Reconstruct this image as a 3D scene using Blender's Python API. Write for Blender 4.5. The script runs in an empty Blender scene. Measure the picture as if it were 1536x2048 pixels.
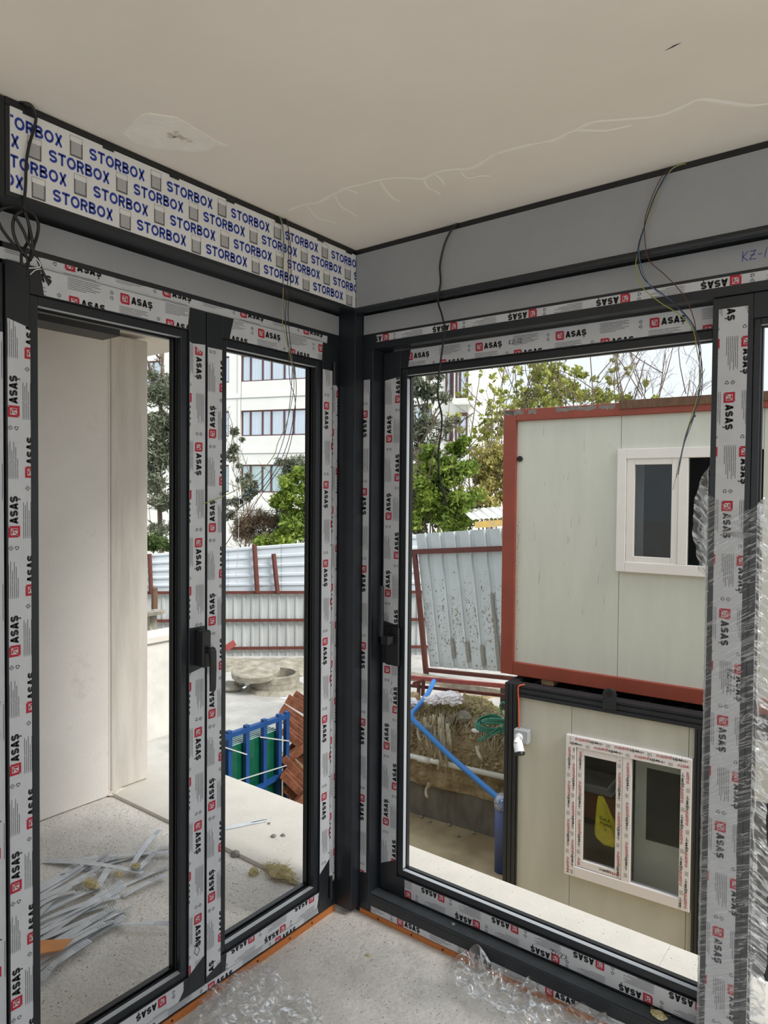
import bpy, bmesh, math, random
import numpy as np
from mathutils import Vector, Matrix, noise

random.seed(7)
rng = np.random.default_rng(7)
SC = bpy.context.scene
COL = SC.collection

# ------------------------------------------------------------------ camera, sky, sun, exposure
cam_data = bpy.data.cameras.new('camera')
cam = bpy.data.objects.new('camera', cam_data)
COL.objects.link(cam)
SC.camera = cam
YAW, PITCH, ROLL, FPX = 0.6529, 0.0252, 0.0084, 1398.0
_f = Vector((-math.sin(YAW)*math.cos(PITCH), math.cos(YAW)*math.cos(PITCH), -math.sin(PITCH)))
_r = Vector((math.cos(YAW), math.sin(YAW), 0))
_u = _r.cross(_f)
_r2 = _r*math.cos(ROLL) + _u*math.sin(ROLL)
_u2 = _r2.cross(_f)
cam.matrix_world = Matrix(((_r2.x, _u2.x, -_f.x, 1.754), (_r2.y, _u2.y, -_f.y, -2.101), (_r2.z, _u2.z, -_f.z, 1.65), (0, 0, 0, 1)))
cam_data.sensor_fit = 'VERTICAL'
cam_data.sensor_height = 36.0
cam_data.lens = 36.0*FPX/2048.0
cam_data.clip_start = 0.02
cam_data.clip_end = 400

world = bpy.data.worlds.new('sky')
SC.world = world
world.use_nodes = True
_bg = world.node_tree.nodes['Background']
_bg.inputs['Color'].default_value = (0.86, 0.93, 1.0, 1)
_bg.inputs['Strength'].default_value = 0.62

sun_data = bpy.data.lights.new('sun', 'SUN')
sun_data.energy = 2.5
sun_data.angle = math.radians(28)
sun_data.color = (1.0, 0.965, 0.92)
sun = bpy.data.objects.new('sun', sun_data)
COL.objects.link(sun)
sun.rotation_euler = Vector((0.72, 0.05, 0.69)).to_track_quat('Z', 'Y').to_euler()

SC.view_settings.view_transform = 'Standard'
SC.view_settings.look = 'None'
SC.view_settings.gamma = 1.0
SC.view_settings.use_curve_mapping = False
SC.view_settings.exposure = 0.82
try:
    SC.cycles.max_bounces = 10
    SC.cycles.diffuse_bounces = 6
    SC.cycles.transparent_max_bounces = 24
except Exception:
    pass

# ------------------------------------------------------------------ helpers
OFF = {}

def lin(r, g, b):
    def c(v):
        v /= 255.0
        return v/12.92 if v <= 0.04045 else ((v+0.055)/1.055)**2.4
    return (c(r), c(g), c(b), 1.0)

def mat(name, rgb, rough=0.6, metal=0.0, var=0.0, scale=6.0, bump=0.0, bscale=60.0, rgb2=None, spec=0.5, stretch=None, detail=6.0):
    m = bpy.data.materials.new(name)
    m.use_nodes = True
    nt = m.node_tree
    b = nt.nodes['Principled BSDF']
    b.inputs['Roughness'].default_value = rough
    b.inputs['Metallic'].default_value = metal
    b.inputs['Specular IOR Level'].default_value = spec
    c = lin(*rgb)
    b.inputs['Base Color'].default_value = c
    tc = nt.nodes.new('ShaderNodeTexCoord')
    mp = nt.nodes.new('ShaderNodeMapping')
    nt.links.new(tc.outputs['Object'], mp.inputs['Vector'])
    if stretch:
        mp.inputs['Scale'].default_value = stretch
    if var > 0 or rgb2:
        n = nt.nodes.new('ShaderNodeTexNoise')
        n.inputs['Scale'].default_value = scale
        n.inputs['Detail'].default_value = detail
        n.inputs['Roughness'].default_value = 0.62
        nt.links.new(mp.outputs['Vector'], n.inputs['Vector'])
        r = nt.nodes.new('ShaderNodeValToRGB')
        r.color_ramp.elements[0].position = 0.36
        r.color_ramp.elements[1].position = 0.64
        c2 = lin(*rgb2) if rgb2 else tuple(max(0, x*(1-var)) for x in c[:3])+(1,)
        c1 = c if rgb2 else tuple(min(1, x*(1+var*0.6)) for x in c[:3])+(1,)
        r.color_ramp.elements[0].color = c2
        r.color_ramp.elements[1].color = c1
        nt.links.new(n.outputs['Fac'], r.inputs['Fac'])
        nt.links.new(r.outputs['Color'], b.inputs['Base Color'])
    if bump > 0:
        n2 = nt.nodes.new('ShaderNodeTexNoise')
        n2.inputs['Scale'].default_value = bscale
        n2.inputs['Detail'].default_value = 8.0
        nt.links.new(mp.outputs['Vector'], n2.inputs['Vector'])
        bp = nt.nodes.new('ShaderNodeBump')
        bp.inputs['Strength'].default_value = bump
        bp.inputs['Distance'].default_value = 0.01
        nt.links.new(n2.outputs['Fac'], bp.inputs['Height'])
        nt.links.new(bp.outputs['Normal'], b.inputs['Normal'])
    return m

def speck(m, rgb, scale, lo, hi, mix=1.0):
    """scatter small stains of another colour over the material"""
    nt = m.node_tree
    b = nt.nodes['Principled BSDF']
    tc = nt.nodes.new('ShaderNodeTexCoord')
    n = nt.nodes.new('ShaderNodeTexNoise')
    n.inputs['Scale'].default_value = scale
    n.inputs['Detail'].default_value = 5.0
    n.inputs['Roughness'].default_value = 0.75
    nt.links.new(tc.outputs['Object'], n.inputs['Vector'])
    r = nt.nodes.new('ShaderNodeValToRGB')
    r.color_ramp.elements[0].position = lo
    r.color_ramp.elements[1].position = hi
    r.color_ramp.elements[0].color = (0, 0, 0, 1)
    r.color_ramp.elements[1].color = (mix, mix, mix, 1)
    nt.links.new(n.outputs['Fac'], r.inputs['Fac'])
    mx = nt.nodes.new('ShaderNodeMix')
    mx.data_type = 'RGBA'
    src = b.inputs['Base Color'].links[0].from_socket if b.inputs['Base Color'].links else None
    if src:
        nt.links.new(src, mx.inputs[6])
    else:
        mx.inputs[6].default_value = b.inputs['Base Color'].default_value
    mx.inputs[7].default_value = lin(*rgb)
    nt.links.new(r.outputs['Color'], mx.inputs[0])
    nt.links.new(mx.outputs[2], b.inputs['Base Color'])
    return m

def plastic_mat(name, fac=0.10, scale=24.0, bump=0.9, stretch=(1, 1, 1), tint=(1, 1, 1, 1), rough=0.16, glow=0.25, rot=(0, 0, 0), crease_glint=0.5, cw=0.03):
    m = bpy.data.materials.new(name)
    m.use_nodes = True
    nt = m.node_tree
    nt.nodes.clear()
    out = nt.nodes.new('ShaderNodeOutputMaterial')
    tr = nt.nodes.new('ShaderNodeBsdfTransparent')
    tr.inputs['Color'].default_value = tint
    gl = nt.nodes.new('ShaderNodeBsdfGlossy')
    gl.inputs['Roughness'].default_value = rough
    tl = nt.nodes.new('ShaderNodeBsdfTranslucent')
    tl.inputs['Color'].default_value = (0.9, 0.93, 0.95, 1)
    tc = nt.nodes.new('ShaderNodeTexCoord')
    mp = nt.nodes.new('ShaderNodeMapping')
    mp0 = nt.nodes.new('ShaderNodeMapping')
    mp0.inputs['Rotation'].default_value = rot
    nt.links.new(tc.outputs['Object'], mp0.inputs['Vector'])
    mp.inputs['Scale'].default_value = stretch
    n = nt.nodes.new('ShaderNodeTexNoise')
    n.inputs['Scale'].default_value = scale
    n.inputs['Detail'].default_value = 3.0
    n.inputs['Distortion'].default_value = 1.2
    bp = nt.nodes.new('ShaderNodeBump')
    bp.inputs['Strength'].default_value = bump
    bp.inputs['Distance'].default_value = 0.02
    nt.links.new(mp0.outputs['Vector'], mp.inputs['Vector'])
    nt.links.new(mp.outputs['Vector'], n.inputs['Vector'])
    nt.links.new(n.outputs['Fac'], bp.inputs['Height'])
    nt.links.new(bp.outputs['Normal'], gl.inputs['Normal'])
    lw = nt.nodes.new('ShaderNodeLayerWeight')
    lw.inputs['Blend'].default_value = 0.32
    nt.links.new(bp.outputs['Normal'], lw.inputs['Normal'])
    mt = nt.nodes.new('ShaderNodeMath')
    mt.operation = 'MULTIPLY_ADD'
    mt.inputs[1].default_value = 0.85
    mt.inputs[2].default_value = fac
    mt.use_clamp = True
    nt.links.new(lw.outputs['Facing'], mt.inputs[0])
    # crease lines whitened by a noise mask, standing in for highlights on the wrinkles
    sb_ = nt.nodes.new('ShaderNodeMath'); sb_.operation = 'SUBTRACT'; sb_.inputs[1].default_value = 0.5
    ab_ = nt.nodes.new('ShaderNodeMath'); ab_.operation = 'ABSOLUTE'
    mr_ = nt.nodes.new('ShaderNodeMapRange')
    mr_.inputs['From Min'].default_value = 0.0
    mr_.inputs['From Max'].default_value = cw
    mr_.inputs['To Min'].default_value = crease_glint
    mr_.inputs['To Max'].default_value = 0.0
    nt.links.new(n.outputs['Fac'], sb_.inputs[0])
    nt.links.new(sb_.outputs[0], ab_.inputs[0])
    nt.links.new(ab_.outputs[0], mr_.inputs['Value'])
    ad_ = nt.nodes.new('ShaderNodeMath'); ad_.operation = 'ADD'; ad_.use_clamp = True
    nt.links.new(mt.outputs[0], ad_.inputs[0])
    nt.links.new(mr_.outputs[0], ad_.inputs[1])
    mt = ad_
    df = nt.nodes.new('ShaderNodeBsdfDiffuse')
    df.inputs['Color'].default_value = (0.92, 0.94, 0.96, 1)
    m3 = nt.nodes.new('ShaderNodeMixShader')
    m3.inputs[0].default_value = 0.5
    nt.links.new(df.outputs[0], m3.inputs[1])
    nt.links.new(tl.outputs[0], m3.inputs[2])
    tl = m3
    m2 = nt.nodes.new('ShaderNodeMixShader')
    m2.inputs[0].default_value = glow
    nt.links.new(gl.outputs[0], m2.inputs[1])
    nt.links.new(tl.outputs[0], m2.inputs[2])
    mx = nt.nodes.new('ShaderNodeMixShader')
    nt.links.new(mt.outputs[0], mx.inputs[0])
    nt.links.new(tr.outputs[0], mx.inputs[1])
    nt.links.new(m2.outputs[0], mx.inputs[2])
    nt.links.new(mx.outputs[0], out.inputs['Surface'])
    return m

def glass_mat(name, tint, refl=0.10):
    m = bpy.data.materials.new(name)
    m.use_nodes = True
    nt = m.node_tree
    nt.nodes.clear()
    out = nt.nodes.new('ShaderNodeOutputMaterial')
    tr = nt.nodes.new('ShaderNodeBsdfTransparent')
    tr.inputs['Color'].default_value = tint
    gl = nt.nodes.new('ShaderNodeBsdfGlossy')
    gl.inputs['Roughness'].default_value = 0.03
    fr = nt.nodes.new('ShaderNodeMath')
    fr.operation = 'POWER'
    fr.inputs[1].default_value = 4.0
    lw = nt.nodes.new('ShaderNodeLayerWeight')
    lw.inputs['Blend'].default_value = 0.5
    nt.links.new(lw.outputs['Facing'], fr.inputs[0])
    ad = nt.nodes.new('ShaderNodeMath')
    ad.operation = 'ADD'
    ad.use_clamp = True
    ad.inputs[1].default_value = refl
    mx = nt.nodes.new('ShaderNodeMixShader')
    nt.links.new(fr.outputs[0], ad.inputs[0])
    nt.links.new(ad.outputs[0], mx.inputs[0])
    nt.links.new(tr.outputs[0], mx.inputs[1])
    nt.links.new(gl.outputs[0], mx.inputs[2])
    nt.links.new(mx.outputs[0], out.inputs['Surface'])
    return m

class MB:
    """collects shapes in world coordinates, then links them as ONE mesh object"""
    def __init__(s, M=None):
        s.v, s.f, s.m, s.M = [], [], [], M

    def add(s, vs, fs, mi=0):
        o = len(s.v)
        if s.M is not None:
            vs = [tuple(s.M @ Vector(v)) for v in vs]
        s.v.extend([tuple(v) for v in vs])
        s.f.extend([tuple(o+i for i in f) for f in fs])
        s.m.extend([mi]*len(fs))
        return s

    def box(s, a, b, mi=0):
        x0, x1 = sorted((a[0], b[0])); y0, y1 = sorted((a[1], b[1])); z0, z1 = sorted((a[2], b[2]))
        vs = [(x0, y0, z0), (x1, y0, z0), (x1, y1, z0), (x0, y1, z0), (x0, y0, z1), (x1, y0, z1), (x1, y1, z1), (x0, y1, z1)]
        return s.add(vs, [(0, 3, 2, 1), (4, 5, 6, 7), (0, 1, 5, 4), (1, 2, 6, 5), (2, 3, 7, 6), (3, 0, 4, 7)], mi)

    def prism(s, poly, vec, mi=0):
        n = len(poly)
        vec = Vector(vec)
        vs = [Vector(p) for p in poly] + [Vector(p)+vec for p in poly]
        fs = [tuple(range(n-1, -1, -1)), tuple(range(n, 2*n))] + [(i, (i+1) % n, n+(i+1) % n, n+i) for i in range(n)]
        return s.add(vs, fs, mi)

    def bar(s, p0, p1, w, h, mi=0, up=(0, 0, 1)):
        """rectangular bar between two points"""
        p0, p1 = Vector(p0), Vector(p1)
        d = (p1-p0).normalized()
        up = Vector(up)
        if abs(d.dot(up)) > 0.95:
            up = Vector((1, 0, 0))
        a = d.cross(up).normalized()*w/2
        b = a.cross(d).normalized()*h/2
        return s.prism([p0-a-b, p0+a-b, p0+a+b, p0-a+b], p1-p0, mi)

    def tube(s, pts, r, n=6, mi=0, closed=False, cap=True):
        pts = [Vector(p) for p in pts]
        rs = r if isinstance(r, (list, tuple)) else [r]*len(pts)
        N = len(pts)
        vs, fs = [], []
        prev = None
        for i, p in enumerate(pts):
            if closed:
                d = pts[(i+1) % N]-pts[i-1]
            else:
                d = pts[min(i+1, N-1)]-pts[max(i-1, 0)]
            d = d.normalized() if d.length > 1e-9 else Vector((0, 0, 1))
            if prev is None:
                a = d.orthogonal().normalized()
            else:
                a = prev-d*prev.dot(d)
                a = a.normalized() if a.length > 1e-6 else d.orthogonal().normalized()
            prev = a
            b = d.cross(a)
            for k in range(n):
                t = 2*math.pi*k/n
                vs.append(p+(a*math.cos(t)+b*math.sin(t))*rs[i])
        R = N if closed else N-1
        for i in range(R):
            for k in range(n):
                j = (i+1) % N
                fs.append((i*n+k, i*n+(k+1) % n, j*n+(k+1) % n, j*n+k))
        if not closed and cap:
            fs.append(tuple(range(n-1, -1, -1)))
            fs.append(tuple((N-1)*n+k for k in range(n)))
        return s.add(vs, fs, mi)

    def cyl(s, c, r, h, n=24, axis=(0, 0, 1), r2=None, mi=0):
        c, a = Vector(c), Vector(axis).normalized()
        return s.tube([c, c+a*h], [r, r if r2 is None else r2], n, mi)

    def build(s, name, mats, parent=None, smooth=False, recalc=True):
        me = bpy.data.meshes.new(name)
        off = OFF.get(parent.name, Vector()) if parent else Vector()
        me.from_pydata([(v[0]-off.x, v[1]-off.y, v[2]-off.z) for v in s.v], [], s.f)
        if not isinstance(mats, (list, tuple)):
            mats = [mats]
        for m in mats:
            me.materials.append(m)
        if len(mats) > 1:
            me.polygons.foreach_set('material_index', s.m)
        if recalc and len(s.f) < 30000:
            bm = bmesh.new()
            bm.from_mesh(me)
            bmesh.ops.recalc_face_normals(bm, faces=bm.faces)
            bm.to_mesh(me)
            bm.free()
        if smooth:
            me.polygons.foreach_set('use_smooth', [True]*len(me.polygons))
        me.update()
        o = bpy.data.objects.new(name, me)
        COL.objects.link(o)
        if parent:
            o.parent = parent
        OFF[o.name] = off.copy()
        return o

def smooth_angle(o, deg=35):
    me = o.data
    me.polygons.foreach_set('use_smooth', [True]*len(me.polygons))
    bm = bmesh.new()
    bm.from_mesh(me)
    for e in bm.edges:
        if len(e.link_faces) == 2 and e.calc_face_angle(0) > math.radians(deg):
            e.smooth = False
    bm.to_mesh(me)
    bm.free()
    return o

def bevel(o, w, seg=2):
    md = o.modifiers.new('bevel', 'BEVEL')
    md.width = w
    md.segments = seg
    md.limit_method = 'ANGLE'
    return o

def tag(o, label, cat, group=None, kind=None):
    o['label'] = label
    if cat:
        o['category'] = cat
    if group:
        o['group'] = group
    if kind:
        o['kind'] = kind
    return o

def struct(o, label, cat):
    return tag(o, label, cat, kind='structure')

def thing(name, loc, label, cat, group=None, kind=None):
    o = bpy.data.objects.new(name, None)
    COL.objects.link(o)
    o.location = loc
    o.empty_display_size = 0.1
    OFF[o.name] = Vector(loc)
    return tag(o, label, cat, group, kind)

def relocate(o):
    """put a one-mesh thing's origin at its base"""
    me = o.data
    n = len(me.vertices)
    co = np.empty(n*3)
    me.vertices.foreach_get('co', co)
    co = co.reshape(-1, 3)
    c = np.array([(co[:, 0].min()+co[:, 0].max())/2, (co[:, 1].min()+co[:, 1].max())/2, co[:, 2].min()])
    me.vertices.foreach_set('co', (co-c).ravel())
    o.location = c
    OFF[o.name] = Vector(c)
    me.update()
    return o

def spline(pts, sub=8):
    P = [Vector(p) for p in pts]
    out = []
    for i in range(len(P)-1):
        p0, p1, p2, p3 = P[max(i-1, 0)], P[i], P[i+1], P[min(i+2, len(P)-1)]
        for k in range(sub):
            t = k/sub
            out.append(0.5*((2*p1)+(p2-p0)*t+(2*p0-5*p1+4*p2-p3)*t*t+(3*p1-p0-3*p2+p3)*t**3))
    out.append(P[-1])
    return out

def Lm(s, d, z):      # left wall: s runs along +Y, d is depth outwards (-X)
    return (-d, s, z)

def Rm(s, d, z):      # right wall: s runs along +X, d is depth outwards (+Y)
    return (s, d, z)

_TXT = {}
def text2d(body, bold=0.0, shear=0.0):
    """letter shapes of cap height 1, starting at x = 0 -> (verts, faces, width)"""
    key = (body, bold, shear)
    if key not in _TXT:
        cu = bpy.data.curves.new('lettering', 'FONT')
        cu.body = body
        cu.resolution_u = 2
        cu.offset = bold
        cu.shear = shear
        ob = bpy.data.objects.new('lettering', cu)
        COL.objects.link(ob)
        bpy.context.view_layer.update()
        me = bpy.data.meshes.new_from_object(ob.evaluated_get(bpy.context.evaluated_depsgraph_get()))
        k = 1/0.69
        vs = [(v.co.x*k, v.co.y*k) for v in me.vertices]
        fs = [tuple(p.vertices) for p in me.polygons]
        bpy.data.objects.remove(ob)
        bpy.data.meshes.remove(me)
        bpy.data.curves.remove(cu)
        x0 = min(v[0] for v in vs)
        vs = [(v[0]-x0, v[1]) for v in vs]
        _TXT[key] = (vs, fs, max(v[0] for v in vs))
    return _TXT[key]

def _arc(cx, cy, rx, ry, a0, a1, n=10):
    return [(cx+rx*math.cos(math.radians(a0+(a1-a0)*i/n)), cy+ry*math.sin(math.radians(a0+(a1-a0)*i/n))) for i in range(n+1)]

def glyph(ch, t):
    """strokes of a heavy sans capital: (list of polylines, width), cap height 1, stroke thickness t"""
    h = t/2
    if ch == 'A':
        return [[(h*1.1, 0), (0.47, 1)], [(0.94-h*1.1, 0), (0.47, 1)], [(0.22, 0.28), (0.72, 0.28)]], 0.94
    if ch == 'S':
        r = (1-t)/4
        return [_arc(0.43, 1-h-r, 0.43-h, r, 18, 270)+_arc(0.43, h+r, 0.43-h, r, 90, -162)[1:]], 0.86
    if ch == 'T':
        return [[(0, 1-h), (0.80, 1-h)], [(0.40, 0), (0.40, 1-h)]], 0.80
    if ch == 'O':
        return [_arc(0.48, 0.5, 0.48-h, 0.5-h, 90, 450, 22)], 0.96
    if ch == 'R':
        return [[(h, 0), (h, 1)], [(h, 1-h), (0.42, 1-h)]+_arc(0.42, 0.73-h/3, 0.36-h, 0.27-h*0.7, 90, -90)+[(h, 0.46+h*0.05)], [(0.42, 0.46), (0.80-h, 0)]], 0.80
    if ch == 'B':
        return [[(h, 0), (h, 1)], [(h, 1-h), (0.42, 1-h)]+_arc(0.42, 0.755-h/4, 0.33-h, 0.245-h*0.75, 90, -90)+[(h, 0.52)], [(h, 0.52), (0.45, 0.52)]+_arc(0.45, 0.26+h/4, 0.36-h, 0.26-h*0.75, 90, -90)+[(h, h)]], 0.81
    if ch == 'X':
        return [[(h*1.1, 0), (0.80-h*1.1, 1)], [(h*1.1, 1), (0.80-h*1.1, 0)]], 0.80
    return [], 0.3

class Sheet:
    """flat print in (u, v), later clipped to a convex outline and laid on a face"""
    def __init__(s):
        s.v, s.f, s.m = [], [], []

    def poly(s, pts, mi=0):
        o = len(s.v)
        s.v.extend(pts)
        s.f.append(tuple(range(o, o+len(pts))))
        s.m.append(mi)

    def rect(s, x0, y0, x1, y1, mi=0):
        s.poly([(x0, y0), (x1, y0), (x1, y1), (x0, y1)], mi)

    def text(s, body, x, y, h, w=None, mi=0, bold=0.0, shear=0.0):
        vs, fs, tw = text2d(body, bold, shear)
        kx = (w/tw) if w else h
        o = len(s.v)
        s.v.extend([(x+a*kx, y+b*h) for a, b in vs])
        s.f.extend([tuple(o+i for i in f) for f in fs])
        s.m.extend([mi]*len(fs))
        return x+tw*kx

    def ribbon(s, pts, w, mi, kx, ky, x, y):
        n = len(pts)
        A, B = [], []
        for i in range(n):
            p0, p1 = pts[max(i-1, 0)], pts[min(i+1, n-1)]
            dx, dy = p1[0]-p0[0], p1[1]-p0[1]
            l = math.hypot(dx, dy) or 1
            nx, ny = -dy/l*w/2, dx/l*w/2
            A.append((x+(pts[i][0]+nx)*kx, y+(pts[i][1]+ny)*ky))
            B.append((x+(pts[i][0]-nx)*kx, y+(pts[i][1]-ny)*ky))
        for i in range(n-1):
            s.poly([B[i], B[i+1], A[i+1], A[i]], mi)

    def heavy(s, body, x, y, h, w, mi=0, t=0.2, gap=0.08):
        tot = sum(glyph(c, t)[1] for c in body)+gap*(len(body)-1)
        k = w/tot
        for c in body:
            st, gw = glyph(c, t)
            for p in st:
                s.ribbon(p, t, mi, k, h, x, y)
            x += (gw+gap)*k

    def stroke(s, pts, w, mi=0):
        for (x0, y0), (x1, y1) in zip(pts, pts[1:]):
            dx, dy = x1-x0, y1-y0
            l = math.hypot(dx, dy) or 1
            nx, ny = -dy/l*w/2, dx/l*w/2
            ex, ey = dx/l*w/3, dy/l*w/3
            s.poly([(x0-nx-ex, y0-ny-ey), (x1-nx+ex, y1-ny+ey), (x1+nx+ex, y1+ny+ey), (x0+nx-ex, y0+ny-ey)], mi)

    def lay(s, name, mats, parent, O, U, V, clip=None, lift=0.0009):
        O, U, V = Vector(O), Vector(U), Vector(V)
        N = U.cross(V).normalized()
        bm = bmesh.new()
        bv = [bm.verts.new((x, y, 0)) for x, y in s.v]
        for f, m in zip(s.f, s.m):
            try:
                fc = bm.faces.new([bv[i] for i in f])
                fc.material_index = m
            except ValueError:
                pass
        if clip:
            for (a, b) in zip(clip, clip[1:]+clip[:1]):
                d = Vector((b[0]-a[0], b[1]-a[1], 0)).normalized()
                no = Vector((d.y, -d.x, 0))
                bmesh.ops.bisect_plane(bm, geom=bm.verts[:]+bm.edges[:]+bm.faces[:], dist=1e-6, plane_co=(a[0], a[1], 0), plane_no=no, clear_outer=True)
        lo = [v for v in bm.verts if not v.link_faces]
        bmesh.ops.delete(bm, geom=lo, context='VERTS')
        off = OFF.get(parent.name, Vector()) if parent else Vector()
        for v in bm.verts:
            v.co = O + U*v.co.x + V*v.co.y + N*lift - off
        for f in bm.faces:
            f.normal_update()
            if f.normal.dot(N) < 0:
                f.normal_flip()
        me = bpy.data.meshes.new(name)
        bm.to_mesh(me)
        bm.free()
        for m in mats:
            me.materials.append(m)
        o = bpy.data.objects.new(name, me)
        COL.objects.link(o)
        if parent:
            o.parent = parent
        OFF[o.name] = off.copy()
        return o

# ------------------------------------------------------------------ materials
M_DARK = mat('anthracite_profile', (31, 35, 40), rough=0.36, var=0.12, scale=9, spec=0.5)
M_BLACK = mat('black_rubber', (14, 14, 15), rough=0.6)
M_BLACKPL = mat('black_plastic', (26, 27, 29), rough=0.38)
M_FILM = mat('grey_protective_film', (196, 198, 202), rough=0.42, var=0.05, scale=14)
M_WFILM = mat('white_protective_film', (222, 222, 220), rough=0.45, var=0.03, scale=10)
M_GREYP = mat('grey_foil_panel', (152, 154, 157), rough=0.42, var=0.05, scale=5)
M_SHEEN = mat('painted_bead_sheen', (176, 182, 187), rough=0.4)  # pale grey painted in for the sky reflection on the bead lips
M_TRACK = mat('ribbed_track_grey', (82, 88, 95), rough=0.4, var=0.1, scale=20)
M_RED = mat('red_print', (172, 24, 48), rough=0.6)
M_INK = mat('black_print', (18, 18, 20), rough=0.6)
M_INK2 = mat('grey_print', (74, 74, 78), rough=0.6)
M_PINK = mat('pale_red_print', (226, 190, 194), rough=0.6)
M_BLUE = mat('blue_print', (28, 54, 148), rough=0.6)
M_ICON = mat('icon_print', (96, 96, 98), rough=0.6)
M_PEN = mat('blue_pen', (70, 78, 150), rough=0.6)
M_ORANGE = mat('orange_board', (188, 114, 58), rough=0.6, var=0.16, scale=20, stretch=(4, 4, 30))
M_CEIL = mat('ceiling_plaster', (240, 233, 224), rough=0.9, var=0.05, scale=1.3, bump=0.05, bscale=9)
M_PATCH = mat('plaster_filler', (250, 245, 238), rough=0.9, var=0.05, scale=12, bump=0.25, bscale=50)
M_PATCH2 = mat('pale_plaster_streak', (248, 243, 236), rough=0.85)
M_PATCH3 = mat('rough_mortar', (226, 217, 205), rough=0.95, var=0.18, scale=60, bump=0.8, bscale=120)
M_FLOOR = mat('dusty_concrete', (212, 209, 204), rough=0.95, var=0.12, scale=3.5, bump=0.5, bscale=60)
speck(M_FLOOR, (132, 128, 122), 150, 0.54, 0.66, 0.55)
speck(M_FLOOR, (166, 162, 156), 11, 0.50, 0.66, 0.4)
speck(M_FLOOR, (222, 219, 212), 7, 0.52, 0.70, 0.6)
M_TERR = mat('terrace_concrete', (226, 222, 216), rough=0.95, var=0.14, scale=4, bump=0.9, bscale=45)
speck(M_TERR, (138, 132, 122), 120, 0.52, 0.64, 0.6)
speck(M_TERR, (178, 172, 162), 16, 0.48, 0.66, 0.45)
M_SLAB = mat('pale_stone_slab', (203, 199, 190), rough=0.8, var=0.05, scale=7, bump=0.15, bscale=90)
speck(M_SLAB, (176, 163, 146), 90, 0.60, 0.66, 0.5)
M_WALL = mat('interior_wall_plaster', (226, 218, 206), rough=0.9, var=0.05, scale=2)
M_OUTW = mat('outside_render', (226, 221, 215), rough=0.9, var=0.05, scale=1.6, bump=0.2, bscale=120)
speck(M_OUTW, (176, 166, 152), 3.2, 0.60, 0.82, 0.5)
M_OUTW2 = mat('stained_render', (204, 198, 189), rough=0.9, var=0.12, scale=2.5, stretch=(6, 6, 0.7), bump=0.2, bscale=120)
M_CABLE = mat('black_cable', (20, 20, 21), rough=0.45)
M_WGREEN = mat('yellow_green_wire', (150, 158, 70), rough=0.5)
M_WBLUE = mat('blue_wire', (74, 104, 150), rough=0.5)
M_WBROWN = mat('brown_wire', (88, 52, 44), rough=0.5)
M_WBLACK = mat('black_wire', (32, 32, 34), rough=0.5)
M_WHITE = mat('white_wire', (226, 226, 220), rough=0.5)
M_STEEL = mat('galvanised_steel', (206, 211, 216), rough=0.4, metal=0.2, var=0.12, scale=14)
M_WOOL = mat('rock_wool', (232, 219, 176), rough=1.0, rgb2=(186, 170, 118), scale=60, bump=1.0, bscale=160)
M_STONE = mat('grey_rubble', (138, 136, 132), rough=0.95, var=0.25, scale=30, bump=0.8, bscale=80)
M_GRIT = mat('dark_grit', (134, 129, 121), rough=1.0, var=0.3, scale=40)
M_PLAST = plastic_mat('clear_plastic_sheet', fac=0.10, scale=9, bump=0.35, stretch=(1, 2.2, 1), glow=0.5, crease_glint=0.7, cw=0.045)
M_WRAP = plastic_mat('stretch_wrap', fac=0.05, scale=5, bump=0.3, stretch=(1.0, 1.0, 11), rough=0.2, glow=0.6, rot=(0, 0.55, 0), crease_glint=0.42, cw=0.035)
M_WRAP2 = plastic_mat('loose_stretch_wrap', fac=0.12, scale=6, bump=0.6, stretch=(1.2, 1.2, 8), rough=0.2, glow=0.55, rot=(0, -0.7, 0), crease_glint=0.75, cw=0.07)

# ------------------------------------------------------------------ prints on the protective films
def logo(sh, x, y, h):
    k = h
    def P(*p):
        return [(x+a*k, y+b*k) for a, b in p]
    t = 0.21
    sh.poly(P((0, 0.06), (t, 0.24), (t, 1-t), (0, 1)), 0)
    sh.poly(P((0, 1), (t, 1-t), (0.80, 1-t), (0.94, 1)), 0)
    sh.poly(P((1, 0.95), (1-t, 0.80), (1-t, t), (1, 0)), 0)
    sh.poly(P((1, 0), (1-t, t), (0.18, t), (0.06, 0)), 0)
    sh.poly(P((0.30, 0.74), (0.30, 0.62), (0.56, 0.62), (0.66, 0.74)), 0)
    sh.poly(P((0.19, 0.24), (0.24, 0.19), (0.56, 0.52), (0.50, 0.56)), 0)
    sh.poly(P((0.74, 0.70), (0.60, 0.58), (0.60, 0.26), (0.74, 0.26)), 0)

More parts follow.
